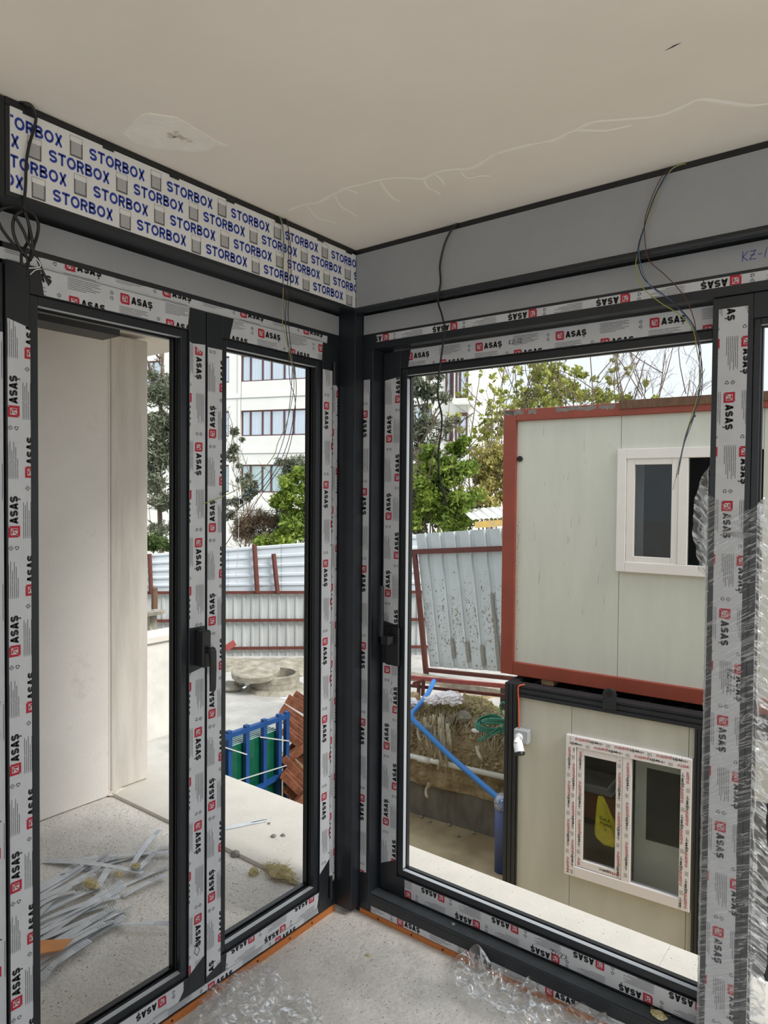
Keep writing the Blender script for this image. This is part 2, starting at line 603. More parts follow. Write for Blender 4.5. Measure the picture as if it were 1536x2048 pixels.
def film_unit(sh, u, v, seed):
    r = random.Random(seed)
    logo(sh, u, v-0.002, 0.0295)
    sh.heavy('ASAS', u+0.034, v+0.003, 0.0205, 0.072, 1, t=0.28, gap=0.03)
    sh.poly([(u+0.0955, v+0.003), (u+0.0985, v+0.003), (u+0.1005, v-0.0015), (u+0.0965, v-0.004), (u+0.0945, v-0.0025), (u+0.0975, v-0.001)], 1)
    for i in range(7):
        y = v+0.031-i*0.0047
        L = [0.093, 0.086, 0.095, 0.072, 0.094, 0.081, 0.052][i]
        x = u+0.150
        sh.rect(x, y, x+0.002, y+0.0018, 2)
        sh.rect(x+0.003, y, x+L*0.5, y+0.0014, 2)
        sh.rect(x+L*0.5+0.0012, y, x+L, y+0.0014, 2)
    cx, cy = u+0.279, v+0.006
    for k in range(3):
        a0 = 2*math.pi*k/3+0.2
        pts = [(cx+0.0052*math.cos(a0+t), cy+0.0052*math.sin(a0+t)) for t in (0, 0.55, 1.1, 1.65)]
        pin = [(cx+0.0030*math.cos(a0+t), cy+0.0030*math.sin(a0+t)) for t in (1.65, 1.1, 0.55, 0)]
        sh.poly(pts+pin, 1)
    cy = v+0.021
    for q in (0.0062, 0.0036):
        sh.stroke([(cx-q, cy), (cx, cy+q), (cx+q, cy), (cx, cy-q), (cx-q, cy)], 0.0009, 2)

FILM_MATS = [M_RED, M_INK, M_INK2, M_FILM, M_RED]

def film(parent, O, U, V, poly, ph=0.0, bv=0.01, printed=True, m=None, pen=None, penmat=None):
    """protective tape: outline poly in (u, v), print phase ph along u, base line bv across"""
    O, U, V = Vector(O), Vector(U), Vector(V)
    N = U.cross(V).normalized()
    mb = MB()
    mb.prism([O+U*a+V*b-N*0.0002 for a, b in poly], N*0.0007)
    f = mb.build('protective_film', m or M_FILM, parent)
    us = [p[0] for p in poly]; vs = [p[1] for p in poly]
    u0, u1, v0, v1 = min(us), max(us), min(vs), max(vs)
    if printed:
        sh = Sheet()
        for k in range(-4, 5):
            v = bv+k*0.0425
            if v+0.036 < v0 or v-0.006 > v1:
                continue
            n = math.floor((u0-ph)/0.306)-1
            while True:
                u = ph+n*0.306+(k % 2)*0.153
                if u > u1:
                    break
                if u+0.29 > u0:
                    film_unit(sh, u, v, n*7+k)
                n += 1
        sh.lay('film_print', FILM_MATS, f, O, U, V, clip=list(poly))
    if pen:
        sh = Sheet()
        for st in pen:
            sh.stroke(st, 0.0016, 0)
        sh.lay('pen_marking', [penmat or M_INK], f, O, U, V, lift=0.0016)
    return f

def kz12(x, y, h, full=True):
    s = h
    st = [[(x, y), (x+0.04*s, y+s)], [(x+0.5*s, y+0.95*s), (x+0.05*s, y+0.45*s), (x+0.5*s, y)],
          [(x+0.75*s, y+0.9*s), (x+1.25*s, y+0.95*s), (x+0.7*s, y+0.08*s), (x+1.3*s, y+0.05*s)], [(x+0.78*s, y+0.5*s), (x+1.2*s, y+0.5*s)],
          [(x+1.5*s, y+0.45*s), (x+1.85*s, y+0.45*s)], [(x+2.1*s, y+0.05*s), (x+2.3*s, y+s)]]
    if full:
        st.append([(x+2.55*s, y+0.8*s), (x+2.75*s, y+s), (x+3.0*s, y+0.85*s), (x+2.9*s, y+0.5*s), (x+2.5*s, y+0.05*s), (x+3.15*s, y+0.08*s)])
    return st

# ------------------------------------------------------------------ room shell
FZ, CZ = -0.03, 2.594
b = MB()
b.box((-0.16, -4.2, -0.25), (4.4, 0.10, FZ))
floor = struct(b.build('floor', M_FLOOR), 'dusty grey concrete floor of the unfinished room', 'floor')
b = MB()
b.box((-0.24, -4.4, CZ), (4.6, 0.24, 2.95))
ceiling = struct(b.build('ceiling', M_CEIL), 'beige plastered ceiling with repair patches', 'ceiling')

def blotch(c, rx, ry, ang, n, jag, seed, z, th):
    r = random.Random(seed)
    pts = []
    for i in range(n):
        a = 2*math.pi*i/n
        k = 1+jag*(r.random()-0.5)*2
        x, y = rx*k*math.cos(a), ry*k*math.sin(a)
        pts.append((c[0]+x*math.cos(ang)-y*math.sin(ang), c[1]+x*math.sin(ang)+y*math.cos(ang), z))
    return pts, (0, 0, -th)

b = MB()
patch_outline = [(0.071, -1.044, 2.594), (0.128, -1.057, 2.594), (0.187, -1.067, 2.594), (0.213, -1.059, 2.594), (0.230, -1.034, 2.594), (0.250, -1.009, 2.594), (0.248, -0.968, 2.594), (0.243, -0.929, 2.594), (0.237, -0.876, 2.594), (0.240, -0.830, 2.594), (0.218, -0.857, 2.594), (0.174, -0.855, 2.594), (0.137, -0.872, 2.594), (0.107, -0.908, 2.594), (0.079, -0.939, 2.594), (0.063, -0.957, 2.594), (0.052, -0.999, 2.594)]
b.prism([(p[0], p[1], CZ+0.001) for p in patch_outline], (0, 0, -0.0022))
b.build('plaster_patch', M_PATCH, ceiling)
b = MB()
for k, (q, rr) in enumerate((((0.163, -0.957, 2.594), 0.007), ((0.179, -0.951, 2.594), 0.009), ((0.171, -0.970, 2.594), 0.005), ((0.181, -0.934, 2.594), 0.006), ((0.192, -0.967, 2.594), 0.004), ((0.183, -0.916, 2.594), 0.004))):
    p, v = blotch(q, rr*1.6, rr, 0.4, 14, 0.35, 30+k, CZ-0.001, 0.0025)
    b.prism(p, v)
b.build('mortar_spot', M_PATCH3, ceiling)
streak_lines = [
    [(0.057, -0.427, 2.594), (0.138, -0.428, 2.594), (0.194, -0.416, 2.594), (0.271, -0.434, 2.594), (0.341, -0.440, 2.594), (0.404, -0.432, 2.594), (0.463, -0.422, 2.594), (0.516, -0.392, 2.594), (0.554, -0.356, 2.594), (0.605, -0.366, 2.594), (0.651, -0.357, 2.594), (0.701, -0.328, 2.594), (0.749, -0.341, 2.594), (0.802, -0.364, 2.594)],
    [(0.135, -0.420, 2.594), (0.098, -0.324, 2.594), (0.108, -0.284, 2.594), (0.114, -0.252, 2.594)],
    [(0.266, -0.429, 2.594), (0.226, -0.354, 2.594), (0.220, -0.297, 2.594), (0.212, -0.256, 2.594)],
    [(0.314, -0.456, 2.594), (0.332, -0.416, 2.594), (0.330, -0.390, 2.594)],
    [(0.441, -0.422, 2.594), (0.418, -0.362, 2.594), (0.401, -0.302, 2.594), (0.403, -0.263, 2.594)],
    [(0.554, -0.356, 2.594), (0.533, -0.295, 2.594), (0.538, -0.265, 2.594), (0.537, -0.234, 2.594)],
    [(0.599, -0.363, 2.594), (0.595, -0.318, 2.594), (0.584, -0.284, 2.594)],
    [(0.669, -0.336, 2.594), (0.665, -0.282, 2.594), (0.702, -0.271, 2.594), (0.728, -0.252, 2.594)],
    [(0.802, -0.364, 2.594), (0.901, -0.352, 2.594), (0.966, -0.337, 2.594), (1.026, -0.350, 2.594), (1.089, -0.304, 2.594), (1.155, -0.291, 2.594)],
    [(1.026, -0.350, 2.594), (1.078, -0.363, 2.594), (1.138, -0.334, 2.594), (1.223, -0.294, 2.594), (1.284, -0.304, 2.594), (1.320, -0.310, 2.594), (1.364, -0.261, 2.594), (1.410, -0.211, 2.594), (1.470, -0.188, 2.594)]]
for k, ln in enumerate(streak_lines):
    pts = spline(ln, 6)
    b = MB()
    wv = [0.010 if k in (0, 8, 9) else 0.007]*len(pts)
    vs, fs = [], []
    for i, p in enumerate(pts):
        d = (pts[min(i+1, len(pts)-1)]-pts[max(i-1, 0)]).normalized()
        nn = Vector((-d.y, d.x, 0))
        w = wv[0]*(0.55+0.9*abs(noise.noise(p*9)))*(0.35 if i in (0, len(pts)-1) else 1)
        vs += [(p.x+nn.x*w, p.y+nn.y*w, CZ-0.0004), (p.x, p.y, CZ-0.0016), (p.x-nn.x*w, p.y-nn.y*w, CZ-0.0004)]
    for i in range(len(pts)-1):
        fs += [(3*i, 3*i+1, 3*i+4, 3*i+3), (3*i+1, 3*i+2, 3*i+5, 3*i+4)]
    b.add(vs, fs)
    b.build('plaster_streak', M_PATCH2, ceiling)
b = MB()
b.prism([(p[0], p[1], CZ+0.001) for p in ((1.306, -0.550, 2.594), (1.327, -0.558, 2.594), (1.341, -0.557, 2.594), (1.323, -0.552, 2.594))], (0, 0, -0.0016))
b.build('scratch', M_INK2, ceiling)

# unseen walls: solid beside the doors, bays behind the camera opened for light
b = MB()
b.box((-0.24, -4.2, FZ), (-0.02, -1.42, CZ))
struct(b.build('wall_left', M_WALL), 'plastered wall beside the left door frame', 'wall')
b = MB()
b.box((3.45, 0.02, FZ), (4.4, 0.24, CZ))
struct(b.build('wall_right', M_WALL), 'plastered wall beside the sliding door', 'wall')
b = MB()
for x0, x1 in ((-0.24, 0.10), (4.2, 4.6)):
    b.box((x0, -4.4, FZ), (x1, -4.2, CZ))
struct(b.build('wall_back', M_WALL), 'unseen rear wall with one bay opened wide to let daylight in', 'wall')
b = MB()
for y0, y1 in ((-4.2, -3.9), (-0.3, 0.24)):
    b.box((4.4, y0, FZ), (4.6, y1, CZ))
struct(b.build('wall_side', M_WALL), 'unseen side wall with one bay opened wide to let sunlight in', 'wall')

# ------------------------------------------------------------------ corner post
b = MB()
b.box((-0.088, 0.0, -0.008), (0.0, 0.052, 2.36))
post = struct(b.build('trim_1', M_DARK), 'dark anthracite corner post between the two doors', 'post')
bevel(post, 0.002)
b = MB()
b.box((-0.20, 0.001, 2.352), (-0.001, 0.20, 2.59))
b.box((-0.16, 0.053, -0.03), (-0.001, 0.18, 2.352))
b.build('post_core', M_DARK, post)
b = MB()
b.box((-0.0885, -0.0006, 0.10), (-0.080, 0.0, 2.2))
b.build('post_groove', M_BLACK, post)

# ------------------------------------------------------------------ frames
def frame_boxes(parent, mp, parts, m=None):
    for name, s0, s1, d0, d1, z0, z1 in parts:
        q = MB()
        q.box(mp(s0, d0, z0), mp(s1, d1, z1))
        o = q.build(name, m or M_DARK, parent)
        bevel(o, 0.0012, 1)

frL = thing('trim_2', (-0.085, -0.65, FZ), 'dark door frame with taped edges under the printed shutter box', 'door frame', kind='structure')
frame_boxes(frL, Lm, [
    ('frame_head', -1.335, -0.088*0, 0.085, 0.150, 2.222, 2.352),
    ('frame_jamb', -0.042, 0.0, 0.085, 0.150, -0.005, 2.222),
    ('frame_jamb', -1.345, -1.280, 0.085, 0.150, -0.005, 2.352),
    ('frame_sill', -1.280, -0.042, 0.085, 0.150, -0.005, 0.0285)])
q = MB()
q.box(Lm(-1.40, 0.0815, FZ), Lm(-0.004, 0.150, -0.005))
o = q.build('packing_board', M_ORANGE, frL)
q = MB()
for y in (-0.42, -0.26, -0.14, -0.60, -0.78):
    q.cyl(Lm(y, 0.0815, -0.016), 0.004, 0.001, 10, (1, 0, 0))
q.build('screw_head', M_BLACK, frL)
q = MB()
q.box(Lm(-1.42, 0.0815, 2.2765), Lm(-0.004, 0.12, 2.350))
o = q.build('fascia_panel', M_GREYP, frL)
film(frL, Lm(-1.30, 0.085, 2.233), (0, 1, 0), (0, 0, 1), [(0.0, 0), (1.23, 0), (1.232, 0.029), (0.0, 0.029)], ph=0.792, bv=0.016)
film(frL, Lm(-1.30, 0.085, 0.003), (0, 1, 0), (0, 0, 1), [(0.0, 0), (1.20, 0), (1.196, 0.0245), (0.0, 0.0245)], ph=0.05, bv=-0.012)
film(frL, Lm(-0.036, 0.085, 2.10), (0, 0, -1), (0, 1, 0), [(0.0, 0.002), (2.02, 0.0), (2.00, 0.030), (0.03, 0.030)], ph=0.04, bv=0.024)
film(frL, Lm(-1.335, 0.085, 0.05), (0, 0, 1), (0, -1, 0), [(0, -0.054), (2.0, -0.054), (2.0, -0.008), (0, -0.008)], ph=0.05, bv=-0.040)

frR = thing('trim_3', (1.7, 0.05, FZ), 'dark sliding door frame with taped head and ribbed track', 'door frame', kind='structure')
frame_boxes(frR, Rm, [
    ('frame_head', 0.0, 3.45, 0.050, 0.185, 2.216, 2.352),
    ('frame_jamb', 0.0, 0.049, 0.050, 0.185, -0.01, 2.216),
    ('frame_jamb', 3.40, 3.45, 0.050, 0.185, -0.01, 2.216),
    ('frame_sill', 0.049, 3.40, 0.050, 0.185, -0.01, 0.050)])
q = MB()
q.box(Rm(0.049, 0.050, 0.05), Rm(3.40, 0.0555, 0.060))
q.build('track_nose', M_DARK, frR)
for i in range(9):
    q = MB()
    d = 0.0585+i*0.0056
    q.prism([Rm(0.049, d, 0.05), Rm(0.049, d+0.0044, 0.05), Rm(0.049, d+0.0034, 0.0605), Rm(0.049, d+0.001, 0.0605)], (3.35, 0, 0))
    q.build('track_rib', M_TRACK, frR)
q = MB()
q.box(Rm(-0.004+0.01, 0.0465, FZ), Rm(3.45, 0.150, -0.0105))
q.build('packing_board', M_ORANGE, frR)
q = MB()
for x in (0.10, 0.26, 0.40, 0.62):
    q.cyl(Rm(x, 0.0465, -0.021), 0.004, 0.001, 10, (0, -1, 0))
q.build('screw_head', M_BLACK, frR)
q = MB()
q.box(Rm(0.004, 0.0465, 2.277), Rm(3.45, 0.09, 2.350))
fascR = q.build('fascia_panel', M_GREYP, frR)
sh = Sheet()
for st in kz12(0, 0, 0.026, True):
    sh.stroke(st, 0.0022, 0)
sh.lay('pen_marking', [M_PEN], fascR, Rm(1.352, 0.0465, 2.302), (1, 0, 0), (0, 0, 1))
film(frR, Rm(3.40, 0.050, 2.2685), (-1, 0, 0), (0, 0, -1), [(0, 0), (3.335, 0), (3.335, 0.0265), (0, 0.0265)], ph=3.40-0.432, bv=0.002)
film(frR, Rm(0.001, 0.050, 2.10), (0, 0, -1), (1, 0, 0), [(0, 0.002), (1.965, 0.002), (1.96, 0.033), (0, 0.033)], ph=0.732, bv=-0.004)
film(frR, Rm(0.06, 0.050, -0.0095), (1, 0, 0), (0, 0, 1), [(0, 0), (3.3, 0), (3.3, 0.0255), (0.0, 0.0255)], ph=0.13, bv=0.003)

# ------------------------------------------------------------------ leaves
def leaf(name, mp, label, s0, s1, z0, z1, face, back, wl, wr, wb, wt, bead=0.025, cat='door'):
    root = thing(name, mp((s0+s1)/2, face, z0), label, cat, kind='structure')
    frame_boxes(root, mp, [
        ('stile', s0, s0+wl, face, back, z0, z1), ('stile', s1-wr, s1, face, back, z0, z1),
        ('rail', s0+wl, s1-wr, face, back, z0, z0+wb), ('rail', s0+wl, s1-wr, face, back, z1-wt, z1)])
    a0, a1, c0, c1 = s0+wl, s1-wr, z0+wb, z1-wt
    def ring(nm, d0, d1, ins, m):
        for (p0, p1, r0, r1) in ((a0, a0+ins, c0, c1), (a1-ins, a1, c0, c1), (a0+ins, a1-ins, c0, c0+ins), (a0+ins, a1-ins, c1-ins, c1)):
            q = MB()
            q.box(mp(p0, d0, r0), mp(p1, d1, r1))
            bevel(q.build(nm, m, root), 0.0015, 1)
    ring('glazing_bead', face+0.008, face+0.028, bead, M_DARK)
    for nm, p0, p1, r0, r1 in (('bead_sheen', a0+bead, a1-bead, c0+bead, c0+bead+0.0008), ('bead_sheen', a0+bead, a1-bead, c1-bead-0.0008, c1-bead)):  # added pale strips, painted sheen on bottom and top beads
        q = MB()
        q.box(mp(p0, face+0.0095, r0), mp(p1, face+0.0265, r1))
        q.build(nm, M_SHEEN, root)
    ring('gasket', face+0.030, face+0.034, bead+0.003, M_BLACK)
    ring('outer_lip', back-0.020, back-0.0005, bead+0.004, M_BLACKPL)
    return root

DFACE, DBACK = 0.077, 0.143
d1 = leaf('door_1', Lm, 'left dark door leaf with open pane and black lever handle', -1.277, -0.6555, 0.031, 2.2325, DFACE, DBACK, 0.060, 0.065, 0.060, 0.072)
film(d1, Lm(-1.2745, DFACE, 0.031), (0, 0, 1), (0, -1, 0), [(0.0, -0.058), (2.04, -0.058), (2.055, -0.001), (0.0, -0.001)], ph=1.838-0.031-0.306*6, bv=-0.028)
PH2 = 2.125-2.117
film(d1, Lm(-0.7195, DFACE, 2.125), (0, 0, -1), (0, 1, 0), [(0.0, 0.06), (0.004, 0.008), (0.0, 0.0), (0.905, 0.0), (0.905, 0.060)], ph=PH2, bv=0.022)
film(d1, Lm(-0.7195, DFACE, 1.087), (0, 0, -1), (0, 1, 0), [(0.012, 0.0), (0.990, 0.0), (0.955, 0.060), (0.0, 0.060)], ph=PH2-(2.125-1.087)+0.306*4, bv=0.022,
     pen=[[(0.905, 0.028), (0.89, 0.036), (0.90, 0.046), (0.915, 0.036), (0.905, 0.028), (0.925, 0.020), (0.94, 0.032), (0.925, 0.042), (0.915, 0.036)]])
film(d1, Lm(-1.19, DFACE, 2.163), (0, 1, 0), (0, 0, 1), [(0.01, 0.0), (0.462, 0.0), (0.470, 0.068), (0.0, 0.068)], ph=1.19-0.96, bv=0.031)
film(d1, Lm(-0.74, DFACE, 0.0895), (0, -1, 0), (0, 0, -1), [(0.0, 0.0), (0.515, 0.0), (0.515, 0.056), (0.02, 0.056), (0.0, 0.03)], ph=0.065, bv=0.006)
d2 = leaf('door_2', Lm, 'narrow dark door leaf beside the corner post with open pane', -0.6515, -0.0440, 0.031, 2.2325, DFACE, DBACK, 0.062, 0.058, 0.060, 0.072)
film(d2, Lm(-0.6500, DFACE, 0.075), (0, 0, 1), (0, -1, 0), [(0.0, -0.059), (2.045, -0.059), (2.045, -0.001), (-0.02, -0.001)], ph=1.828-0.075-0.306*6, bv=-0.033)
film(d2, Lm(-0.1015, DFACE, 2.13), (0, 0, -1), (0, 1, 0), [(0, 0), (1.97, 0), (1.93, 0.055), (0, 0.055)], ph=2.13-2.006, bv=0.009)
film(d2, Lm(-0.56, DFACE, 2.163), (0, 1, 0), (0, 0, 1), [(0.0, 0.0), (0.452, 0.0), (0.456, 0.068), (0.018, 0.068)], ph=0.56-0.434, bv=0.031)
film(d2, Lm(-0.105, DFACE, 0.0895), (0, -1, 0), (0, 0, -1), [(0.0, 0.0), (0.46, 0.0), (0.465, 0.056), (0.012, 0.056)], ph=0.182, bv=0.034)
for zz in (0.085, 2.12):
    q = MB()
    q.tube([Lm(-0.0430, 0.070, zz-0.045), Lm(-0.0430, 0.070, zz+0.045)], 0.0065, 14)
    o = q.build('hinge', M_BLACKPL, d2, smooth=False)

# lever handle on the left leaf
hy = -0.682
q = MB()
q.box(Lm(hy-0.016, 0.0345, 1.094), Lm(hy+0.016, DFACE, 1.212))
o = bevel(q.build('handle_plate', M_BLACKPL, d1), 0.006, 3)
q = MB()
q.tube([Lm(hy, 0.0345, 1.150), Lm(hy, 0.020, 1.150), Lm(hy, 0.012, 1.150)], 0.0105, 16)
q.build('handle_neck', M_BLACKPL, d1)
q = MB()
pts = [(0.018, 1.163), (0.006, 1.160), (0.001, 1.150), (0.000, 1.10), (0.002, 1.04), (0.004, 1.022), (0.012, 1.022), (0.013, 1.06), (0.014, 1.11), (0.018, 1.137)]
q.prism([Lm(hy-0.011, d, z) for d, z in pts], (0, 0.022, 0))
bevel(q.build('handle_lever', M_BLACKPL, d1), 0.004, 3)

d3 = leaf('door_3', Rm, 'outer sliding door leaf with open pane facing the site cabins', 0.056, 1.372, 0.0615, 2.2100, 0.110, 0.160, 0.082, 0.082, 0.076, 0.070, bead=0.026)
film(d3, Rm(0.175, 0.110, 2.1435), (1, 0, 0), (0, 0, 1), [(0.0, 0.0), (1.11, 0.0), (1.11, 0.0655), (0.012, 0.0655)], ph=-0.008, bv=0.026,
     pen=kz12(0.432, 0.032, 0.016))
film(d3, Rm(1.28, 0.110, 0.1355), (-1, 0, 0), (0, 0, -1), [(0.0, 0.0), (1.10, 0.0), (1.098, 0.066), (0.0, 0.066)], ph=1.28-0.519-0.612, bv=0.040,
     pen=kz12(0.43, 0.025, 0.018))
film(d3, Rm(0.062, 0.110, 0.165), (0, 0, 1), (-1, 0, 0), [(0.035, -0.0745), (0.812, -0.0745), (0.812, -0.0015), (0.0, -0.0015)][::1], ph=1.243-0.165-0.306*4, bv=-0.037,
     pen=[[(0.66, -0.05), (0.675, -0.04)], [(0.69, -0.055), (0.70, -0.04), (0.715, -0.05)], [(0.73, -0.045), (0.745, -0.05)]])
film(d3, Rm(0.062, 0.110, 1.135), (0, 0, 1), (-1, 0, 0), [(0.0, -0.0745), (0.975, -0.0745), (0.965, -0.0015), (0.012, -0.0015)], ph=1.243-1.135, bv=-0.037)
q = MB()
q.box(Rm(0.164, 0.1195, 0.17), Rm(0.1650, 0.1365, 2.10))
q.build('bead_sheen', M_SHEEN, d3)  # same painted sheen down the left bead
q = MB()
q.box(Rm(0.083, 0.099, 0.975), Rm(0.148, 0.1095, 1.128))
bevel(q.build('handle_plate', M_BLACKPL, d3), 0.004, 2)
q = MB()
q.box(Rm(0.078, 0.058, 1.062), Rm(0.096, 0.074, 1.292))
q.box(Rm(0.078, 0.058, 1.062), Rm(0.128, 0.0745, 1.096))
q.box(Rm(0.100, 0.0735, 1.064), Rm(0.128, 0.100, 1.094))
bevel(q.build('handle_lever', M_BLACKPL, d3), 0.004, 3)

d4 = leaf('door_4', Rm, 'inner sliding door stile wrapped in clear stretch film', 1.276, 2.75, 0.0625, 2.2150, 0.060, 0.1055, 0.104, 0.09, 0.07, 0.07, bead=0.018)
film(d4, Rm(1.2915, 0.060, 2.182), (0, 0, -1), (1, 0, 0), [(0.0, 0.0), (2.11, 0.0), (2.11, 0.0755), (0.0, 0.0755)], ph=2.182-1.946, bv=0.019,
     pen=kz12(1.02, 0.042, 0.020))

# ------------------------------------------------------------------ shutter boxes
bx = thing('shutter_box', (-0.1, -0.65, 2.36), 'long shutter box under the ceiling covered in blue printed film', 'shutter box')
q = MB()
q.box((-0.20, -1.312, 2.3600), (-0.0008, 0.0, 2.5905))
bevel(q.build('box_housing', M_DARK, bx), 0.002, 1)
q = MB()
q.box((-0.21, -1.330, 2.352), (0.004, -1.313, 2.5905))
bevel(q.build('end_cap', M_BLACKPL, bx), 0.002, 1)
q = MB()
q.box((-0.0008, -1.300, 2.372), (0.0006, -0.0015, 2.5755))
fl = q.build('protective_film', M_WFILM, bx)
sh = Sheet()
for row, (z, y0) in enumerate(((2.5255, -1.098), (2.4795, -1.206), (2.4315, -1.087), (2.3845, -1.196))):
    n = -3
    while n < 8:
        y = y0+n*0.2385+1.300
        sh.heavy('STORBOX', y, z-2.372, 0.0305, 0.166, 0, t=0.215, gap=0.10)
        ix = y-0.053
        iz = z-2.372-0.010
        sh.rect(ix, iz, ix+0.0345, iz+0.005, 1)
        sh.rect(ix, iz+0.005, ix+0.0035, iz+0.0385, 1)
        sh.rect(ix+0.031, iz+0.005, ix+0.0345, iz+0.0385, 1)
        for k in range(9):
            sh.rect(ix+0.0035, iz+0.0068+k*0.0036, ix+0.031, iz+0.0082+k*0.0036, 1)
        sh.stroke([(ix+0.0004, iz+0.0385), (ix+0.0004, iz+0.052), (ix+0.0341, iz+0.052), (ix+0.0341, iz+0.0385)], 0.0008, 1)
        n += 1
sh.lay('film_print', [M_BLUE, M_ICON, M_WFILM], fl, (0.0006, -1.300, 2.372), (0, 1, 0), (0, 0, 1), clip=[(0.0005, 0.0), (1.298, 0.0), (1.298, 0.203), (0.0005, 0.203)], lift=0.0006)
for y in (-1.27, -1.06, -0.85, -0.64, -0.43, -0.22, -0.06):
    q = MB()
    q.box((0.0004, y, 2.5695), (0.0030, y+0.032, 2.5905))
    q.build('clip', M_BLACKPL, bx)
q = MB()
q.box((-0.004, -1.312, 2.5765), (0.0022, 0.0, 2.5925))
q.build('top_trim', M_BLACKPL, bx)
q = MB()
q.box((-0.012, -1.312, 2.3605), (0.0016, 0.0, 2.3705))
bevel(q.build('bottom_profile', M_DARK, bx), 0.001, 1)

bx2 = thing('shutter_box', (1.7, 0.1, 2.36), 'plain grey shutter box above the sliding door', 'shutter box')
q = MB()
q.box((0.001, 0.0008, 2.3600), (3.45, 0.20, 2.5905))
bevel(q.build('box_housing', M_DARK, bx2), 0.002, 1)
q = MB()
q.box((0.0025, -0.0008, 2.3725), (3.45, 0.0008, 2.5755))
q.build('front_panel', M_GREYP, bx2)
q = MB()
q.box((0.0, -0.0025, 2.5765), (3.45, 0.004, 2.5925))
q.build('top_trim', M_BLACKPL, bx2)
q = MB()
prof = [(0.004, 2.3715), (-0.003, 2.3700), (-0.0075, 2.3650), (-0.0085, 2.3580), (-0.005, 2.3520), (0.003, 2.3495), (0.012, 2.3505), (0.012, 2.3705)]
q.prism([(0.001, y, z) for y, z in prof], (3.449, 0, 0))
smooth_angle(q.build('bottom_profile', M_DARK, bx2), 40)
q = MB()
for x in (0.22, 0.223):
    q.cyl((x, -0.0012, 2.374), 0.004, 0.001, 10, (0, -1, 0))
q.build('screw_head', M_STEEL, bx2)

# ------------------------------------------------------------------ cables and wires
def cable(name, label, paths, cat='cable', group=None):
    """paths: list of (points, radius, material, part name)"""
    if len(paths) == 1:
        p, r, m, nm = paths[0]
        o = MB().tube(spline(p), r, 8).build(name, m, None, smooth=True)
        return tag(relocate(o), label, cat, group)
    zs = min((q for p in paths for q in p[0]), key=lambda q: q[2])
    root = thing(name, zs, label, cat, group)
    for p, r, m, nm in paths:
        MB().tube(spline(p), r, 8).build(nm, m, root, smooth=True)
    return root

def along(pts, dz=0.0):
    return pts

main_cable = [(0.000, -1.278, 2.594), (0.012, -1.269, 2.592), (0.016, -1.255, 2.588), (0.014, -1.244, 2.570), (0.012, -1.248, 2.538), (0.010, -1.259, 2.495), (0.010, -1.266, 2.451), (0.010, -1.268, 2.396), (0.010, -1.271, 2.359), (0.010, -1.272, 2.336)]
loops = [
    [(0.010, -1.272, 2.336), (0.006, -1.248, 2.333), (0.000, -1.233, 2.317), (-0.008, -1.231, 2.290), (-0.012, -1.242, 2.250), (-0.010, -1.251, 2.221), (-0.010, -1.261, 2.208), (-0.012, -1.268, 2.213), (-0.014, -1.267, 2.234), (-0.016, -1.258, 2.253), (-0.018, -1.247, 2.278), (-0.016, -1.248, 2.311), (-0.010, -1.260, 2.333), (-0.006, -1.279, 2.341), (-0.004, -1.299, 2.336), (-0.004, -1.317, 2.325), (-0.006, -1.328, 2.308), (-0.010, -1.319, 2.286), (-0.014, -1.302, 2.268), (-0.018, -1.281, 2.251), (-0.020, -1.263, 2.240), (-0.018, -1.250, 2.229), (-0.015, -1.241, 2.227)],
    [(0.004, -1.272, 2.333), (0.000, -1.286, 2.320), (-0.004, -1.292, 2.300), (-0.008, -1.289, 2.278), (-0.010, -1.280, 2.257), (-0.012, -1.269, 2.243), (-0.012, -1.257, 2.232), (-0.010, -1.253, 2.218), (-0.008, -1.254, 2.197), (-0.008, -1.256, 2.182)],
    [(0.006, -1.294, 2.316), (0.003, -1.281, 2.302), (0.000, -1.268, 2.285), (-0.002, -1.257, 2.264), (-0.004, -1.244, 2.248), (-0.004, -1.232, 2.227), (-0.004, -1.222, 2.205), (-0.004, -1.212, 2.188), (-0.004, -1.203, 2.173)],
    [(0.008, -1.269, 2.331), (0.004, -1.260, 2.313), (0.000, -1.251, 2.287), (-0.002, -1.245, 2.260), (-0.004, -1.244, 2.239), (-0.004, -1.251, 2.222)]]
cable('coiled_cable', 'thick black cable hanging in a tied coil from the printed box', [(main_cable, 0.0037, M_CABLE, 'cable_run')] + [(l, 0.0037, M_CABLE, 'cable_loop') for l in loops] + [
    ([(0.000, -1.241, 2.230), (0.002, -1.231, 2.220), (0.002, -1.230, 2.209), (0.000, -1.246, 2.203), (0.000, -1.256, 2.200)], 0.0012, M_WHITE, 'tie_wire'),
    ([(0.000, -1.224, 2.206), (0.000, -1.239, 2.200), (0.000, -1.253, 2.185)], 0.001, M_WHITE, 'tie_wire')])

